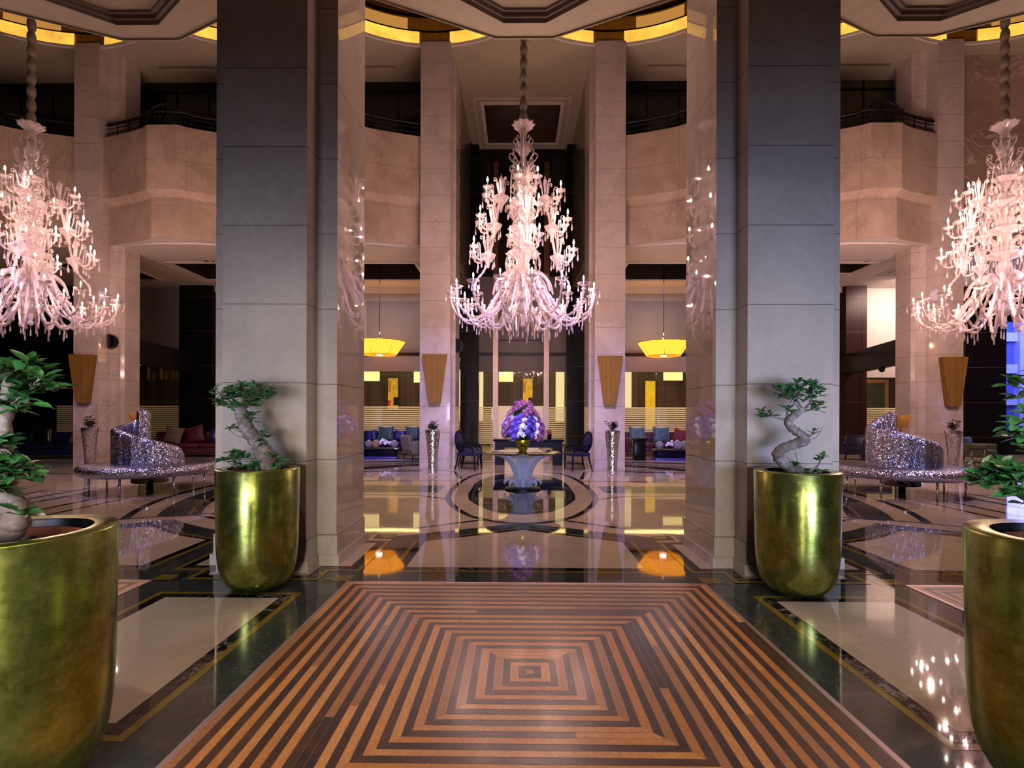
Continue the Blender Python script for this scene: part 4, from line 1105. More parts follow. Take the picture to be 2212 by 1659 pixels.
# ---------------------------------------------------------------- mirror mosaic pedestal vases with small plants
def make_pedestal():
    root = thing('mosaic_vase', '', 'vase')
    prof = [(.002, 0), (.125, 0), (.13, .02), (.118, .15), (.115, .28), (.125, .45), (.15, .75), (.178, 1.0), (.19, 1.10), (.185, 1.115), (.16, 1.115)]
    b = MB(); b.lathe(prof, 40); b.build('body', M['mosaic'], root)
    b = MB(); b.lathe([(.16, 1.115), (.155, 1.07), (.002, 1.07)], 24); b.build('soil', M['soil'], root)
    return root
def small_plant(loc, label, seed, up):
    r = random.Random(seed); root = thing('potted_plant', label, 'plant', loc, 0, 'small plants on the mosaic vases')
    b = MB(); lv = MB()
    for k in range(20):
        a = r.random()*2*PI; L = r.uniform(.12, .30)*up; p0 = Vector((.02*math.cos(a), .02*math.sin(a), 0)); p1 = Vector((.11*math.cos(a)*r.uniform(.3, 1.2), .11*math.sin(a)*r.uniform(.3, 1.2), L))
        b.tube([p0, (p0+p1)/2+Vector((0, 0, .03)), p1], .005, 4)
        for j in range(6):
            q = p0.lerp(p1, r.uniform(.45, 1)); leaf(lv, q, Vector((math.cos(2.4*j+a), math.sin(2.4*j+a), r.uniform(-.1, .6))), Vector((0, .2, 1)), .095, .05)
    b.build('stems', M['bark'], root); tag(lv.build('foliage', M['leafd'], root, fix=False), kind='stuff')
pd = make_pedestal()
PS = [(-2.2, 12.9, 'mirror mosaic vase before the column left of the crystal table'), (2.27, 12.8, 'mirror mosaic vase before the column right of the crystal table'),
      (-11.45, 13.6, 'mirror mosaic vase behind the left silver seat, before the far left column'), (11.3, 13.6, 'mirror mosaic vase behind the right silver seat, before the far right column')]
for i, (x, y, lb) in enumerate(PS):
    o = pd if i == 0 else copy_tree(pd)
    o.location = (x, y, 0); o.rotation_euler = (0, 0, i*.7); tag(o, lb, 'vase', 'mirror mosaic vases')
    small_plant((x, y, 1.07), ['small leafy plant on the mosaic vase left of the crystal table', 'small leafy plant on the mosaic vase right of the crystal table', 'small leafy plant on the mosaic vase at the far left column', 'small leafy plant on the mosaic vase at the far right column'][i], 50+i, (.9, .95, 1.2, 1.25)[i])

# ---------------------------------------------------------------- silver spiral seats
def make_seat():
    root = thing('spiral_seat', '', 'seat')
    b = MB(); b.lathe([(.002, .335), (.95, .335), (1.06, .345), (1.12, .39), (1.135, .44), (1.12, .50), (1.07, .535), (.9, .545), (.002, .545)], 64); b.build('seat_cushion', M['sequintop'], root)
    b = MB(); b.lathe([(1.00, .338), (1.075, .343), (1.13, .385), (1.146, .44), (1.13, .495), (1.08, .53)], 64); b.build('edge_band', M['sequin'], root)
    # spiral back: a ramp rising from the right round the front to the left, then curling inward
    b = MB(); rows = []
    key = [(.50, .12, .70), (.53, -.02, .84), (.50, -.18, .90), (.40, -.35, .97), (.22, -.48, 1.04), (0, -.53, 1.11), (-.22, -.48, 1.18), (-.40, -.35, 1.23), (-.51, -.16, 1.26), (-.53, .04, 1.28), (-.46, .21, 1.34), (-.32, .27, 1.44), (-.18, .20, 1.54), (-.15, .06, 1.58), (-.22, -.02, 1.56)]
    P = spline(key, 10); n = len(P)
    for i, p in enumerate(P):
        tn = P[min(i+1, n-1)]-P[max(i-1, 0)]; nr = Vector((tn.y, -tn.x, 0)).normalized()
        h = p.z; w = .07+.010*math.sin(i*.55)+.006*math.sin(i*1.31)
        sec = [(-w, .54), (-w*1.08, .7), (-w*1.02, h-.10), (-w*.78, h-.03), (-w*.2, h), (w*.4, h-.005), (w*.95, h-.05), (w, h-.14), (w, .54)]
        rows.append([b.bm.verts.new((p.x-nr.x*x, p.y-nr.y*x, z)) for x, z in sec])
    for r0, r1 in zip(rows[:-1], rows[1:]):
        for j in range(8):
            f_ = b.bm.faces.new((r0[j], r0[j+1], r1[j+1], r1[j])); f_.smooth = True
    b.bm.faces.new(rows[0]); b.bm.faces.new(rows[-1][::-1]); b.build('spiral_back', M['sequin'], root)
    b = MB(); b.lathe([(.002, .16), (.30, .16), (.30, .335)], 40, wob=lambda a, z: 1+.02*math.cos(a*30)); b.build('pedestal_drum', M['chrome'], root)
    b = MB(); b.lathe([(.06, 0), (.06, .16)], 14, cap0=True); b.build('pedestal_stem', M['blackmetal'], root)
    lg = None
    for k in range(7):
        if lg is None:
            b = MB(); b.tube([(.93, 0, .34), (.93, 0, 0)], [.02, .016], 10); o = b.build('leg', M['chrome'], root); lg = o.data
        else: o = bpy.data.objects.new('leg', lg); COL.objects.link(o); o.parent = root
        o.rotation_euler = (0, 0, 2*PI*k/7+.25)
    return root
s1 = make_seat(); s1.location = (-7.25, 10.0, 0); s1.rotation_euler = (0, 0, .1)
tag(s1, 'round silver sequin seat with spiral back under the left chandelier', 'seat', 'silver spiral seats')
s2 = copy_tree(s1); s2.location = (7.35, 10.05, 0); s2.rotation_euler = (0, 0, -.1); tag(s2, 'round silver sequin seat with spiral back under the right chandelier', 'seat', 'silver spiral seats')
for x, lb in ((-9.72, 'floor lamp with small mustard shade showing behind the left silver seat'), (9.52, 'floor lamp with small mustard shade showing behind the right silver seat')):
    root = thing('floor_lamp', lb, 'lamp', (x, 13.05, 0), 0, 'mustard floor lamps')
    b = MB(); b.lathe([(.12, 1.20), (.24, 1.52), (.235, 1.525)], 28); b.build('shade', M['tanfab'], root)
    b = MB(); b.tube([(0, 0, .02), (0, 0, 1.3)], .012, 8); b.build('pole', M['blackmetal'], root)
    b = MB(); b.lathe([(.002, 0), (.15, 0), (.15, .02), (.02, .035)], 24); b.build('base', M['blackmetal'], root)

# ---------------------------------------------------------------- pendant lamps
def make_pendant(zb=3.68, zc=7.05):
    root = thing('pendant_lamp', '', 'lamp')
    b = MB(); b.lathe([(.60, 0), (.62, .03), (.92, .48), (.90, .50)], 56, wob=lambda a, z: 1+.006*math.cos(a*70)); o = b.build('shade', M['silk'], root, (0, 0, zb))
    b = MB(); b.lathe([(.12, .01), (.60, 0)], 56); b.build('diffuser', M['silk2'], root, (0, 0, zb))
    b = MB(); b.lathe([(.002, -.01), (.12, -.005), (.12, .03)], 24); b.build('bulb', M['bulb'], root, (0, 0, zb))
    b = MB()
    for r, z in ((.605, 0.), (.915, .49)): b.tube([(r*math.cos(2*PI*k/48), r*math.sin(2*PI*k/48), z) for k in range(49)], .008, 5, cap=False)
    for k in range(6):
        a = 2*PI*k/6+.3; b.tube([(.12*math.cos(a), .12*math.sin(a), 0), (.605*math.cos(a), .605*math.sin(a), 0), (.915*math.cos(a), .915*math.sin(a), .49)], .007, 4)
    b.build('frame', M['blackmetal'], root, (0, 0, zb))
    b = MB(); b.tube([(0, 0, zb+.1), (0, 0, zc)], .012, 6); b.lathe([(.05, zc), (.05, zc-.05), (.01, zc-.07)], 12); b.build('cord', M['blackmetal'], root)
    b = MB(); b.tube([(0, 0, zb+.45), (0, 0, zb+.85)], .025, 8); b.build('stem', M['chrome'], root)
    return root
p1 = make_pendant(); p1.location = (-5.18, 19., 0); tag(p1, 'orange pleated silk pendant lamp above the blue sofa', 'lamp', 'orange pendant lamps')
p2 = copy_tree(p1); p2.location = (5.27, 19., -.02); tag(p2, 'orange pleated silk pendant lamp above the burgundy sofa', 'lamp', 'orange pendant lamps')

# ---------------------------------------------------------------- sconces and speakers on the rear columns
def make_sconce():
    root = thing('wall_sconce', '', 'lamp'); b = MB()
    f = [(-.35, 1.36), (.35, 1.36), (.155, 0), (-.155, 0)]
    fr = [(x, -.20, z) for x, z in f]; bk = [(x*.9, 0, z) for x, z in f]
    for i in range(4):
        j = (i+1) % 4; b.poly([fr[i], fr[j], bk[j], bk[i]])
    b.poly(fr[::-1]); b.poly(bk); b.build('shade', M['sconce'], root)
    b = MB(); b.box(-.05, .05, -.02, 0, .6, .8); b.build('bracket', M['blackmetal'], root)
    b = MB()
    for i in range(4):
        j = (i+1) % 4; b.tube([Vector(fr[i]), Vector(fr[j])], .007, 4)
    b.build('edge_piping', M['tanfab'], root); return root
k1 = make_sconce(); WS = 'tapered silk wall sconces'
for i, (x, y, z, rz, lb) in enumerate([(-2.41, 14.648, 1.82, 0, 'tapered tan silk sconce on the column left of the central chandelier'), (2.50, 14.648, 1.79, 0, 'tapered tan silk sconce on the column right of the central chandelier'),
                                      (-12.43, 14.648, 1.80, 0., 'tapered tan silk sconce on the far left column'), (12.06, 14.648, 1.78, 0., 'tapered tan silk sconce on the far right column')]):
    o = k1 if i == 0 else copy_tree(k1); o.location = (x, y, z); o.rotation_euler = (0, 0, rz); tag(o, lb, 'lamp', WS)
def make_speaker():
    root = thing('wall_speaker', '', 'speaker'); R = .21
    arc = [(R*math.sin(PI*k/20), R*math.cos(PI*k/20)) for k in range(21)]
    def half(r, y0, y1):
        b = MB(); F = [(x*r, y0, z*r) for x, z in arc]; B = [(x*r, y1, z*r) for x, z in arc]
        b.poly(F); b.poly(B[::-1])
        for i in range(21):
            j = (i+1) % 21; b.poly([F[i], F[j], B[j], B[i]])
        return b
    half(1., -.12, .02).build('cabinet', M['blackmetal'], root); half(.9, -.135, -.12).build('grille', M['glassdark'], root); return root
k2 = make_speaker(); k2.location = (-1.92, 15.42, 3.55); tag(k2, 'black half round speaker on the column left of the central chandelier', 'speaker', 'black wall speakers')
o = copy_tree(k2); o.location = (-12.0, 14.99, 3.60); tag(o, 'black half round speaker on the far left column', 'speaker', 'black wall speakers')

# ---------------------------------------------------------------- balcony railings
def railing(bx, label):
    root = thing('balcony_railing', label, 'railing', (0, 0, 0), 0, 'wrought iron balcony railings')
    L = bal_line(bx, .12); z0 = 9.45
    n = len(L)
    def rail(zz, r, name, arch=0.):
        b = MB(); pts = []
        for i, (x, y) in enumerate(L): pts.append((x, y, z0+zz))
        b.tube(spline(pts, 3), r, 6); b.build(name, M['rail'], root)
    rail(.42, .045, 'handrail'); rail(.30, .014, 'rail_bar'); rail(.16, .014, 'rail_bar')
    pm = None
    for i in range(0, n, 2):
        x, y = L[i]; b = MB(); b.tube([(x, y, z0), (x, y, z0+.42)], .016, 6); b.build('baluster', M['rail'], root)
    x, y = bx, 14.22
    b = MB()
    def e(cx, cz, rx, rz, a0, a1, r=.022, n=24): b.tube([(x+cx+rx*math.cos(a0+(a1-a0)*k/n), y, z0+cz+rz*math.sin(a0+(a1-a0)*k/n)) for k in range(n+1)], r, 6)
    e(0, .22, .46, .42, -.5, PI+.5, .026); e(0, .52, .07, .11, 0, 2*PI, .022)
    for s in (-1, 1):
        e(s*.26, .38, .16, .20, 0, 2*PI, .016); e(s*.16, .12, .16, .22, 0, PI*.9, .018)
        b.tube([(x+s*.46, y, z0+.4), (x+s*.1, y, z0+.18), (x, y, z0)], .018, 6)
        b.ball((x+s*.22, y, z0+.04), .06, 8, 5, (1.8, .5, .8))
    b.tube([(x, y, z0), (x, y, z0+.22)], .022, 6); b.ball((x, y, z0+.52), .05, 8, 6, (.8, .5, 1.3))
    b.build('scroll_ornament', M['rail'], root)
for bx, lb in ((-9.9, 'dark iron railing on the balcony left of the left front column'), (-4.95, 'dark iron railing on the balcony between the left front column and the rear column'), (4.95, 'dark iron railing on the balcony between the rear column and the right front column'), (9.9, 'dark iron railing with round ornament on the balcony right of the right front column'), (-14.85, 'dark iron railing on the balcony at the far left edge')):
    railing(bx, lb)
# ---------------------------------------------------------------- lounge furniture
def sofa(label, loc, L, rz, mat, group='lounge sofas'):
    root = thing('sofa', label, 'sofa', loc, rz, group); h = L/2
    b = MB(); b.rbox(-h, h, -.42, .42, .10, .30, .03); b.build('base', M[mat], root)
    n = max(2, int(L/.85))
    for k in range(n):
        x0 = -h+.2+(L-.4)*k/n; b = MB(); b.rbox(x0+.01, x0+(L-.4)/n-.01, -.42, .26, .30, .46, .045); b.build('seat_cushion', M[mat], root)
    b = MB(); b.rbox(-h, h, .22, .44, .25, .86, .06); b.build('backrest', M[mat], root)
    for s in (-1, 1):
        b = MB(); b.rbox(*sorted((s*h, s*(h-.2))), -.42, .40, .2, .66, .05); b.build('arm', M[mat], root)
        for y in (-.36, .36):
            b = MB(); b.tube([(s*(h-.1), y, .11), (s*(h-.1), y, 0)], [.03, .02], 8); b.build('leg', M['blackmetal'], root)
    return root
def cushion(loc, rot_, mat, label, group, w=.27, tuft=True):
    b = MB(); n = 10; g = {}
    for sgn in (-1, 1):
        for i in range(n+1):
            for j in range(n+1):
                u, v = -1+2*i/n, -1+2*j/n
                e = (1-abs(u)**3)*(1-abs(v)**3); pin = 1-.10*(1-abs(u))*abs(v)**2-.10*(1-abs(v))*abs(u)**2
                th = .085*e**.55-(.045*math.exp(-(u*u+v*v)/.03) if tuft else 0)-.012*abs(math.sin(4*math.atan2(v, u+1e-6)))*e
                g[(sgn, i, j)] = b.bm.verts.new((u*w*pin, sgn*max(th, .004), v*w*pin))
        for i in range(n):
            for j in range(n):
                f = b.bm.faces.new((g[(sgn, i, j)], g[(sgn, i+1, j)], g[(sgn, i+1, j+1)], g[(sgn, i, j+1)])); f.smooth = True
    ring_ = [(i, 0) for i in range(n)]+[(n, j) for j in range(n)]+[(i, n) for i in range(n, 0, -1)]+[(0, j) for j in range(n, 0, -1)]
    for k in range(len(ring_)):
        a, c_ = ring_[k], ring_[(k+1) % len(ring_)]
        b.bm.faces.new((g[(-1, *a)], g[(-1, *c_)], g[(1, *c_)], g[(1, *a)]))
    o = b.build('cushion', M[mat]); o.location = loc; o.rotation_euler = rot_; return tag(o, label, 'cushion', group)
def coffee_table(label, loc, w, d, h=.36):
    root = thing('coffee_table', label, 'table', loc, 0, 'low dark coffee tables')
    b = MB(); b.rbox(-w/2, w/2, -d/2, d/2, h-.05, h, .01); b.build('tabletop', M['tabletop'], root)
    b = MB(); b.rbox(-w/2+.15, w/2-.15, -d/2+.12, d/2-.12, .06, h-.05, .01); b.build('pedestal', M['leather'], root)
    b = MB(); b.rbox(-w/2+.08, w/2-.08, -d/2+.06, d/2-.06, 0, .06, .01); b.build('plinth', M['glowblue'], root)
    return root
def glass_ball(loc, r, label, mat='bowl'):
    root = thing('glass_globe', label, 'vase', loc, 0, 'glass globes on the coffee tables')
    b = MB(); b.lathe([(.002, 0)]+[(r*math.sin(a), r-r*math.cos(a)) for a in [PI*k/14 for k in range(1, 13)]], 24, wob=lambda a, z: 1+.015*math.cos(a*12)); b.build('globe', M[mat], root)
    b = MB(); b.lathe([(r*.42, 2*r-.02), (r*.45, 2*r+.005), (r*.40, 2*r+.01)], 20); b.build('rim', M['chrome'], root)
    return root
def orchid(loc, label, seed, r=.16):
    q = random.Random(seed); root = thing('flower_posy', label, 'flowers', loc, 0, 'white flowers on the coffee tables')
    b = MB()
    for k in range(16): petals(b, Vector((q.gauss(0, r*.45), q.gauss(0, r*.3), .10+abs(q.gauss(0, r*.3)))), 5, Vector((q.uniform(-.5, .5), -.6, .7)), .06, .045, .25)
    b.build('petals', M['whitepetal'], root, fix=False)
    b = MB(); b.lathe([(.002, 0), (.05, 0), (.055, .08), (.04, .1)], 14); b.build('pot', M['blackmetal'], root); return root
def armchair(label, loc, rz, mat, leg='blackmetal'):
    root = thing('lounge_armchair', label, 'chair', loc, rz, 'lounge armchairs')
    b = MB(); b.rbox(-.33, .33, -.34, .30, .20, .42, .05); b.build('seat', M[mat], root)
    b = MB()
    T = Matrix.Translation((0, .30, .3)) @ Matrix.Rotation(-.2, 4, 'X'); b.rbox(-.36, .36, -.07, .07, 0, .52, .06, 3, T); b.build('backrest', M[mat], root)
    for s in (-1, 1):
        b = MB(); b.rbox(*sorted((s*.30, s*.40)), -.32, .34, .18, .60, .045); b.build('arm', M[mat], root)
        for y in (-.28, .28):
            b = MB(); b.tube([(s*.30, y, .2), (s*.33, y*1.12, 0)], [.025, .014], 8); b.build('leg', M[leg], root)
    return root
sofa('navy velvet sofa under the left orange pendant lamp', (-5.25, 19.45, 0), 3.3, 0, 'navy')
GC, BC = 'green velvet cushions on the lounge sofas', 'dark patterned cushions on the lounge sofas'
cushion((-5.05, 19.46, .76), (-.2, 0, 0), 'greenvelvet', 'green velvet cushion on the left end of the navy sofa as seen', GC, .30)
cushion((-4.02, 19.46, .76), (-.2, 0, .06), 'greenvelvet', 'green velvet cushion on the navy sofa, behind the grey armchair', GC, .30)
cushion((-4.53, 19.48, .70), (-.2, .1, 0), 'violetsat', 'shiny violet cushion between the two green ones on the navy sofa', BC, .22)
cushion((-5.62, 19.48, .70), (-.2, -.1, 0), 'violetsat', 'dark violet cushion beside the column edge on the navy sofa', BC, .22)
coffee_table('low dark coffee table before the navy sofa', (-4.85, 17.7, 0), 1.5, .8)
for x, y, r, lb in ((-5.17, 17.6, .125, 'smoky glass globe at the left end of the left coffee table'), (-4.88, 17.45, .135, 'amber tinted glass globe in the middle of the left coffee table'), (-4.28, 17.55, .125, 'smoky glass globe at the right end of the left coffee table')): glass_ball((x, y, .361), r, lb, 'bowl2' if 'amber' in lb else 'bowl')
orchid((-4.62, 17.85, .361), 'white orchid posy on the coffee table before the navy sofa', 3, .24)
armchair('grey armchair beside the rear column, facing the navy sofa', (-3.42, 17.1, 0), 2.2, 'greyfab')
sofa('burgundy velvet sofa under the right orange pendant lamp', (5.35, 19.45, 0), 2.9, 0, 'burgundy')
cushion((4.42, 19.46, .76), (-.2, 0, 0), 'greenvelvet2', 'pale green velvet cushion on the burgundy sofa next to the rear column', GC, .31)
cushion((5.32, 19.46, .76), (-.2, 0, -.05), 'greenvelvet2', 'pale green velvet cushion in the middle of the burgundy sofa', GC, .31)
cushion((6.02, 19.44, .72), (-.2, .25, -.3), 'redfab', 'red ribbed cushion at the right end of the burgundy sofa', BC, .26, False)
coffee_table('low dark coffee table before the burgundy sofa', (5.2, 17.6, 0), 1.5, .8)
for x, y, r, lb in ((4.72, 17.5, .13, 'ribbed glass globe at the left end of the right coffee table'), (5.28, 17.35, .15, 'largest ribbed glass globe, in the middle of the right coffee table'), (5.58, 17.6, .13, 'ribbed glass globe at the right end of the right coffee table')): glass_ball((x, y, .361), r, lb)
orchid((5.18, 17.85, .361), 'round white flower posy on the coffee table before the burgundy sofa', 8, .12)
st = thing('side_table', 'black tall side table beside the right rear column', 'table', (3.95, 17.2, 0))
b = MB(); b.rbox(-.24, .24, -.24, .24, .68, .74, .01); b.build('tabletop', M['darkwood2'], st)
b = MB(); b.rbox(-.19, .19, -.19, .19, 0, .68, .01); b.build('pedestal', M['darkwood2'], st)
# left and right lounges
sofa('dark red sofa beyond the left silver seat', (-11.2, 18.2, 0), 3.4, .15, 'burgundy')
cushion((-12.15, 17.98, .74), (-.25, .2, .1), 'greyfab', 'grey green cushion on the dark red sofa', GC, .30); cushion((-11.45, 18.06, .74), (-.25, -.3, .1), 'burgundy', 'burgundy cushion on the dark red sofa', BC, .32); cushion((-10.7, 18.16, .72), (-.25, .1, .2), 'violetsat', 'violet patterned cushion on the dark red sofa', BC, .26)
sofa('dark navy sofa behind the left mosaic vase', (-15.6, 17.2, 0), 3.4, .2, 'navy'); cushion((-14.75, 17.2, .74), (-.25, .2, .2), 'greyfab', 'grey cushion on the dark navy sofa at the far left', GC, .3); cushion((-15.9, 16.97, .74), (-.25, -.1, .2), 'glassdark', 'black cushion on the dark navy sofa at the far left', BC, .32)
armchair('dark blue leather armchair next to the right silver seat', (10.75, 15.7, 0), 2.6, 'navyleather')
armchair('dark blue leather armchair further back, beside the right front column', (11.6, 17.9, 0), -.6, 'navyleather')
armchair('dark blue leather armchair between the other two at the right', (12.05, 16.6, 0), 3.4, 'navyleather')
armchair('olive armchair with thin legs beside the right mosaic vase', (14.9, 16.9, 0), .5, 'olive')
ct = thing('chrome_side_table', 'small chrome legged table before the olive armchair', 'table', (13.5, 15.6, 0), 0)
b = MB(); b.rbox(-.25, .25, -.25, .25, .50, .53, .008); b.build('tabletop', M['tabletop'], ct)
for sx in (-.2, .2):
    for sy in (-.2, .2):
        b = MB(); b.tube([(sx, sy, .5), (sx, sy, 0)], .012, 6); b.build('leg', M['chrome'], ct)
# paintings and lit panels in the bar
def painting(label, x0, x1, z0, z1, y, cells, frame=.02, fm='blackmetal', group=None):
    root = thing('painting', label, 'painting', ((x0+x1)/2, y, z0), 0, group); w = (x1-x0)/2; h = z1-z0
    b = MB(); 
    b.box(-w-frame, w+frame, -.03, 0, -frame, 0); b.box(-w-frame, w+frame, -.03, 0, h, h+frame); b.box(-w-frame, -w, -.03, 0, 0, h); b.box(w, w+frame, -.03, 0, 0, h); b.build('frame', M[fm], root)
    for k, (a, c_, d, e, m) in enumerate(cells):
        b = MB(); b.box(-w+2*w*a, -w+2*w*c_, -.018-.001*k, -.002, h*d, h*e); b.build('canvas' if k == 0 else 'colour_field', M[m], root)
YP = 24.57
painting('ochre abstract painting with red and black squares, seen left of the rear column', -6.27, -5.78, 1.75, 3.22, YP, [(0, 1, 0, 1, 'ochre'), (0, .3, .10, .28, 'redpaint'), (.55, 1, .12, .38, 'blackmetal'), (0, .28, .55, .9, 'ochre2')])
painting('ochre abstract painting with red square, seen behind the bouquet', .17, .63, 1.75, 3.22, YP, [(0, 1, 0, 1, 'ochre'), (0, .3, .10, .28, 'redpaint'), (.55, 1, .12, .38, 'blackmetal'), (0, .28, .55, .9, 'ochre2')])
painting('tall plain yellow painting, seen right of the rear column', 5.97, 6.45, .8, 3.12, YP, [(0, 1, 0, 1, 'yellowpaint'), (.5, .53, .25, .6, 'ochre2')])
painting('dark foliage painting in a gilded frame in the far right room', 16.1, 17.25, 1.3, 3.05, YP, [(0, 1, 0, 1, 'foliagepaint')], .16, 'gilt')
def lightbox(label, x0, x1, y, z0, z1, mat='lightbox'):
    root = thing('light_panel', label, 'lamp', ((x0+x1)/2, y, z0), 0, 'lit panels in the bar'); w = (x1-x0)/2; h = z1-z0
    b = MB(); b.box(-w, w, 0, .12, 0, h); b.build('diffuser', M[mat], root)
    b = MB(); frame_ = .015; b.box(-w-frame_, w+frame_, .01, .13, -frame_, 0); b.box(-w-frame_, w+frame_, .01, .13, h, h+frame_); b.build('frame', M['barwood'], root)
lightbox('square lit yellow panel above the navy sofa area, left of the ochre painting', -7.2, -6.28, 23.0, 2.98, 3.55)
lightbox('narrow lit panel at the edge of the left rear column', -4.72, -4.35, 23.0, 2.92, 3.55)
lightbox('square lit yellow panel at the left of the central doorway', -.92, -.28, 23.0, 2.96, 3.55)
lightbox('wide low lit panel right of the yellow painting', 6.42, 7.25, 23.0, 3.04, 3.40)
lightbox('tall lit strip left of the yellow painting', 4.72, 4.98, 23.0, 1.8, 3.45, 'lightbox2')
for x0, x1, lb in ((-2.85, -2.45, 'tall lit strip beside the left dark wood post'), (-1.86, -1.62, 'tall lit strip right of the left dark wood post'), (1.62, 2.0, 'tall lit strip left of the right dark wood post'), (2.75, 3.1, 'tall lit strip beside the right dark wood post')):
    lightbox(lb, x0, x1, 23.0, 1.2, 3.5, 'lightbox2')
for k, (x, lb) in enumerate(((-14.72, 'leftmost gold banner in the dark left room'), (-14.2, 'middle gold banner in the dark left room'), (-13.72, 'rightmost gold banner in the dark left room'))):
    root = thing('hanging_banner', lb, 'banner', (x, 20.3, 2.85), 0, 'gold banners in the left room')
    b = MB(); b.box(-.06, .06, 0, .01, 0, .5); b.build('cloth', M['ochre'], root); b = MB(); b.tube([(-.07, .005, .5), (.07, .005, .5)], .01, 6); b.build('rod', M['blackmetal'], root)
# city building outside the right window
bd = thing('office_building', 'pale office building seen through the right window', 'building', (31, 33, 0))
b = MB(); b.box(-9, 14, 0, 6, 0, 14); b.build('facade', M['bluefacade'], bd)
for r in range(6):
    b = MB(); b.box(-9.1, 14.1, -.25, 0, 2.2+r*2.0, 2.75+r*2.0); b.build('floor_band', M['palefacade'], bd)
for q in range(5):
    b = MB(); b.box(-8.5+q*4.4, -6.6+q*4.4, -.4, 0, 0, 14); b.build('pier', M['palefacade'], bd)
# lobby pendant heads: downlights in the mezzanine soffit
for x, y, lb in ((-10.3, 16.8, 'trio of small downlights in the left lounge ceiling'), (11.2, 16.9, 'trio of small downlights in the right lounge ceiling')):
    root = thing('recessed_downlight', lb, 'lamp', (x, y, 6.49), 0, 'ceiling downlight trios')
    for k in range(3):
        b = MB(); b.lathe([(.002, -.004), (.07, -.004), (.08, .004)], 14, Matrix.Translation((k*.2, k*.08, 0))); b.build('lens', M['blackmetal'], root)
root = thing('dome_camera', 'small black dome camera under the dark beam on the right', 'camera', (11.75, 16.9, 3.0), 0)
b = MB(); b.ball((0, 0, 0), .09, 14, 8); b.build('dome', M['blackmetal'], root); b = MB(); b.lathe([(.10, .02), (.10, .09)], 16, cap0=True, cap1=True); b.build('mount', M['blackmetal'], root)
# ---------------------------------------------------------------- lights
w = bpy.data.worlds.new('dusk'); SC.world = w; w.use_nodes = True
bg = w.node_tree.nodes['Background']; bg.inputs[0].default_value = (.36, .42, .66, 1); bg.inputs[1].default_value = .035
def area(name, loc, target, sx, sy, power, col, spread=PI):
    l = bpy.data.lights.new(name, 'AREA'); l.shape = 'RECTANGLE'; l.size = sx; l.size_y = sy; l.energy = power; l.color = col; l.spread = spread
    o = bpy.data.objects.new(name, l); COL.objects.link(o); o.location = loc
    d = Vector(target)-Vector(loc); o.rotation_euler = d.to_track_quat('-Z', 'Y').to_euler(); return o
def point(name, loc, power, col, r=.15):
    l = bpy.data.lights.new(name, 'POINT'); l.energy = power; l.color = col; l.shadow_soft_size = r
    o = bpy.data.objects.new(name, l); COL.objects.link(o); o.location = loc; return o
def spot(name, loc, target, power, col, ang=60, blend=.6, r=.08):
    l = bpy.data.lights.new(name, 'SPOT'); l.energy = power; l.color = col; l.spot_size = math.radians(ang); l.spot_blend = blend; l.shadow_soft_size = r
    o = bpy.data.objects.new(name, l); COL.objects.link(o); o.location = loc
    d = Vector(target)-Vector(loc); o.rotation_euler = d.to_track_quat('-Z', 'Y').to_euler(); return o
# assumed light sources added behind the camera
area('assumed_entry_light', (3.2, -2.6, 1.2), (2.5, 5, 1.2), 2.4, 1.8, 52, (.50, .60, 1.), math.radians(52))
area('assumed_entry_light', (-3.2, -2.6, 1.2), (-2.5, 5, 1.0), 2.4, 1.8, 34, (.62, .68, 1.), math.radians(52))
area('assumed_door_light', (-1.2, -2.6, 1.0), (-2.1, 5, .4), 1.0, 1.6, 22, (1., .88, .74), math.radians(44))  # assumed warm source, unseen; no door lamp is modelled
area('assumed_door_light', (1.2, -2.6, 1.0), (2.1, 5, .4), 1.0, 1.6, 16, (1., .92, .86), math.radians(44))
# assumed vestibule downlights for the pools of light on the wood; none modelled
for x, e in ((-1.3, 70), (0, 110), (1.3, 70)):
    spot('assumed_vestibule_spot', (x, 2.0, 6.4), (x*.7, 2.75, 0), e*1.9, (1., .82, .62), 42, .9)
for s in (-1, 1):  # assumed unseen spots, set to brighten the planters; no fittings are built
    spot('assumed_planter_spot', (s*1.75, 2.6, 6.35), (s*2.35, 4.6, .6), 120, (1., .86, .66), 30, .7)
    spot('assumed_planter_spot', (s*1.3, .2, 6.35), (s*2.1, 2.1, .9), 240, (1., .92, .70), 34, .7)
    spot('assumed_planter_spot', (s*4.95, 2.5, 6.3), (s*5.2, 4.2, 0), 130, (1., .82, .70), 70, .8)
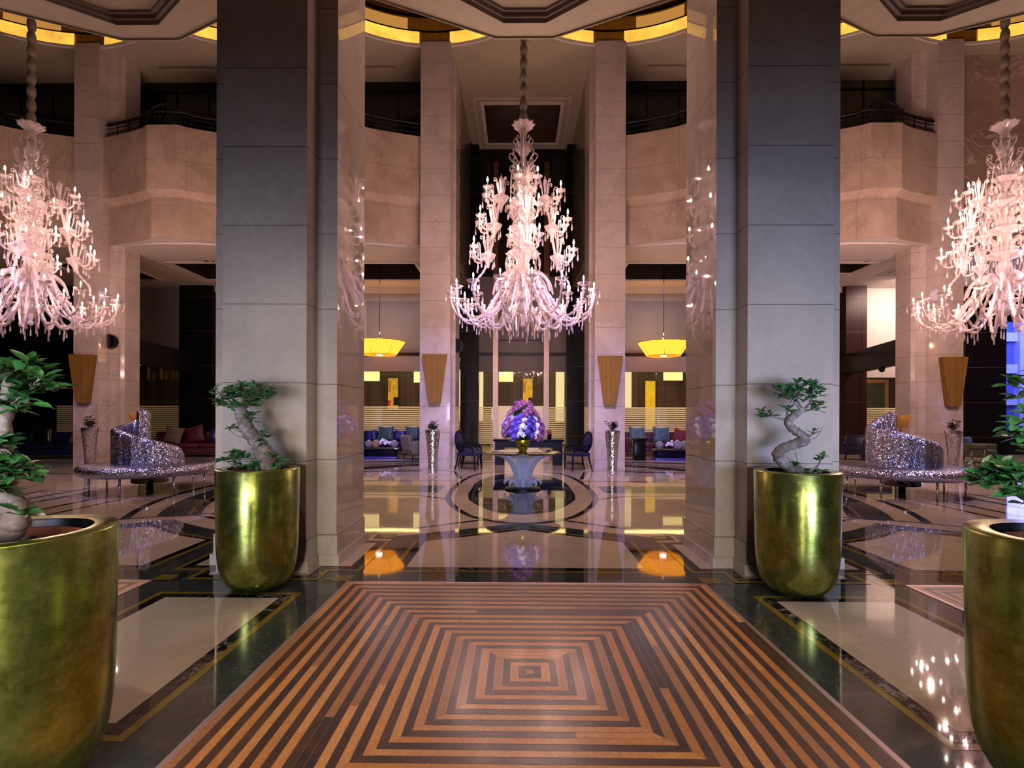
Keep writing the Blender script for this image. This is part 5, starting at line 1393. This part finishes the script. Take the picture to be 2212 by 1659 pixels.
# added blue spots, hung out of view to tint the rear columns and furniture
for s in (-1, 1):
    spot('added_blue_spot', (s*1.1, 6.3, 6.38), (s*2.4, 14.2, 1.2), 2600, (.50, .42, 1.), 40, 1., .06)
    spot('added_blue_spot', (s*.8, 6.3, 6.38), (s*.9, 13.6, .6), 1300, (.36, .36, 1.), 32, .9, .06)
    spot('added_blue_spot', (s*.3, 6.3, 6.38), (s*.05, 10.3, .5), 700, (.50, .56, 1.), 18, .8, .06)
    spot('added_blue_spot', (s*7.0, 6.3, 6.38), (s*7.5, 10.2, .7), 1100, (.40, .40, 1.), 36, .9, .06)
    spot('added_blue_spot', (s*8.6, 6.3, 6.38), (s*11.3, 13.6, .6), 1300, (.46, .42, 1.), 32, .9, .06)
    spot('added_blue_spot', (s*4.9, 13.5, 6.3), (s*5.1, 18.2, .4), 800, (.30, .28, 1.), 48, .9, .06)
# chandeliers: lamps among the candle tiers
for x, k in ((0.02, 1.), (-9.93, .8), (9.55, 1.25)):
    for (r, z, n, e, o_) in ((1.28, 3.95, 9, 46, .2), (.92, 4.85, 6, 30, .7), (.74, 5.45, 4, 22, .1), (.6, 6.0, 3, 18, 1.2)):
        for q in range(n):
            a = o_+2*PI*q/n
            point('chandelier_light', (x+r*math.cos(a), 10.33+r*math.sin(a), z), e*k*1.05, (1., .625, .55), .015)
# lounge lights
for s, e in ((-1, 60), (1, 70)):
    point('lounge_lamp', (s*5.2, 19., 4.3), e, (1., .62, .25), .1)
    area('lounge_ceiling_light', (s*5.0, 18.6, 6.3), (s*5., 18.6, 0), 2.2, 1.5, 60, (.85, .78, 1.))
area('assumed_far_room_light', (14.6, 18.4, 6.3), (15, 20, 3.5), 2., 1.2, 260, (1., .70, .58))  # assumed source to brighten the right lounge; no fitting is modelled
area('facade_fill', (30, 27.5, 9), (31, 33, 6), 8, 6, 1500, (.50, .54, 1.))  # added light to brighten the building; no street lamp stands there
area('window_daylight', (21.3, 20.2, 3.), (16, 14, 1), 3.5, 3.5, 160, (.38, .40, 1.))
# ---------------------------------------------------------------- render look
vs = SC.view_settings; vs.view_transform = 'Standard'; vs.look = 'None'; vs.gamma = 1.; vs.use_curve_mapping = False; vs.exposure = .07
cy = SC.cycles
cy.max_bounces = 7; cy.diffuse_bounces = 3; cy.glossy_bounces = 4; cy.transmission_bounces = 3; cy.transparent_max_bounces = 14; cy.volume_bounces = 0
cy.sample_clamp_indirect = 4.; cy.sample_clamp_direct = 0.; cy.blur_glossy = .5; cy.caustics_reflective = False; cy.caustics_refractive = False
cy.use_denoising = True; cy.use_adaptive_sampling = True; cy.adaptive_threshold = .02
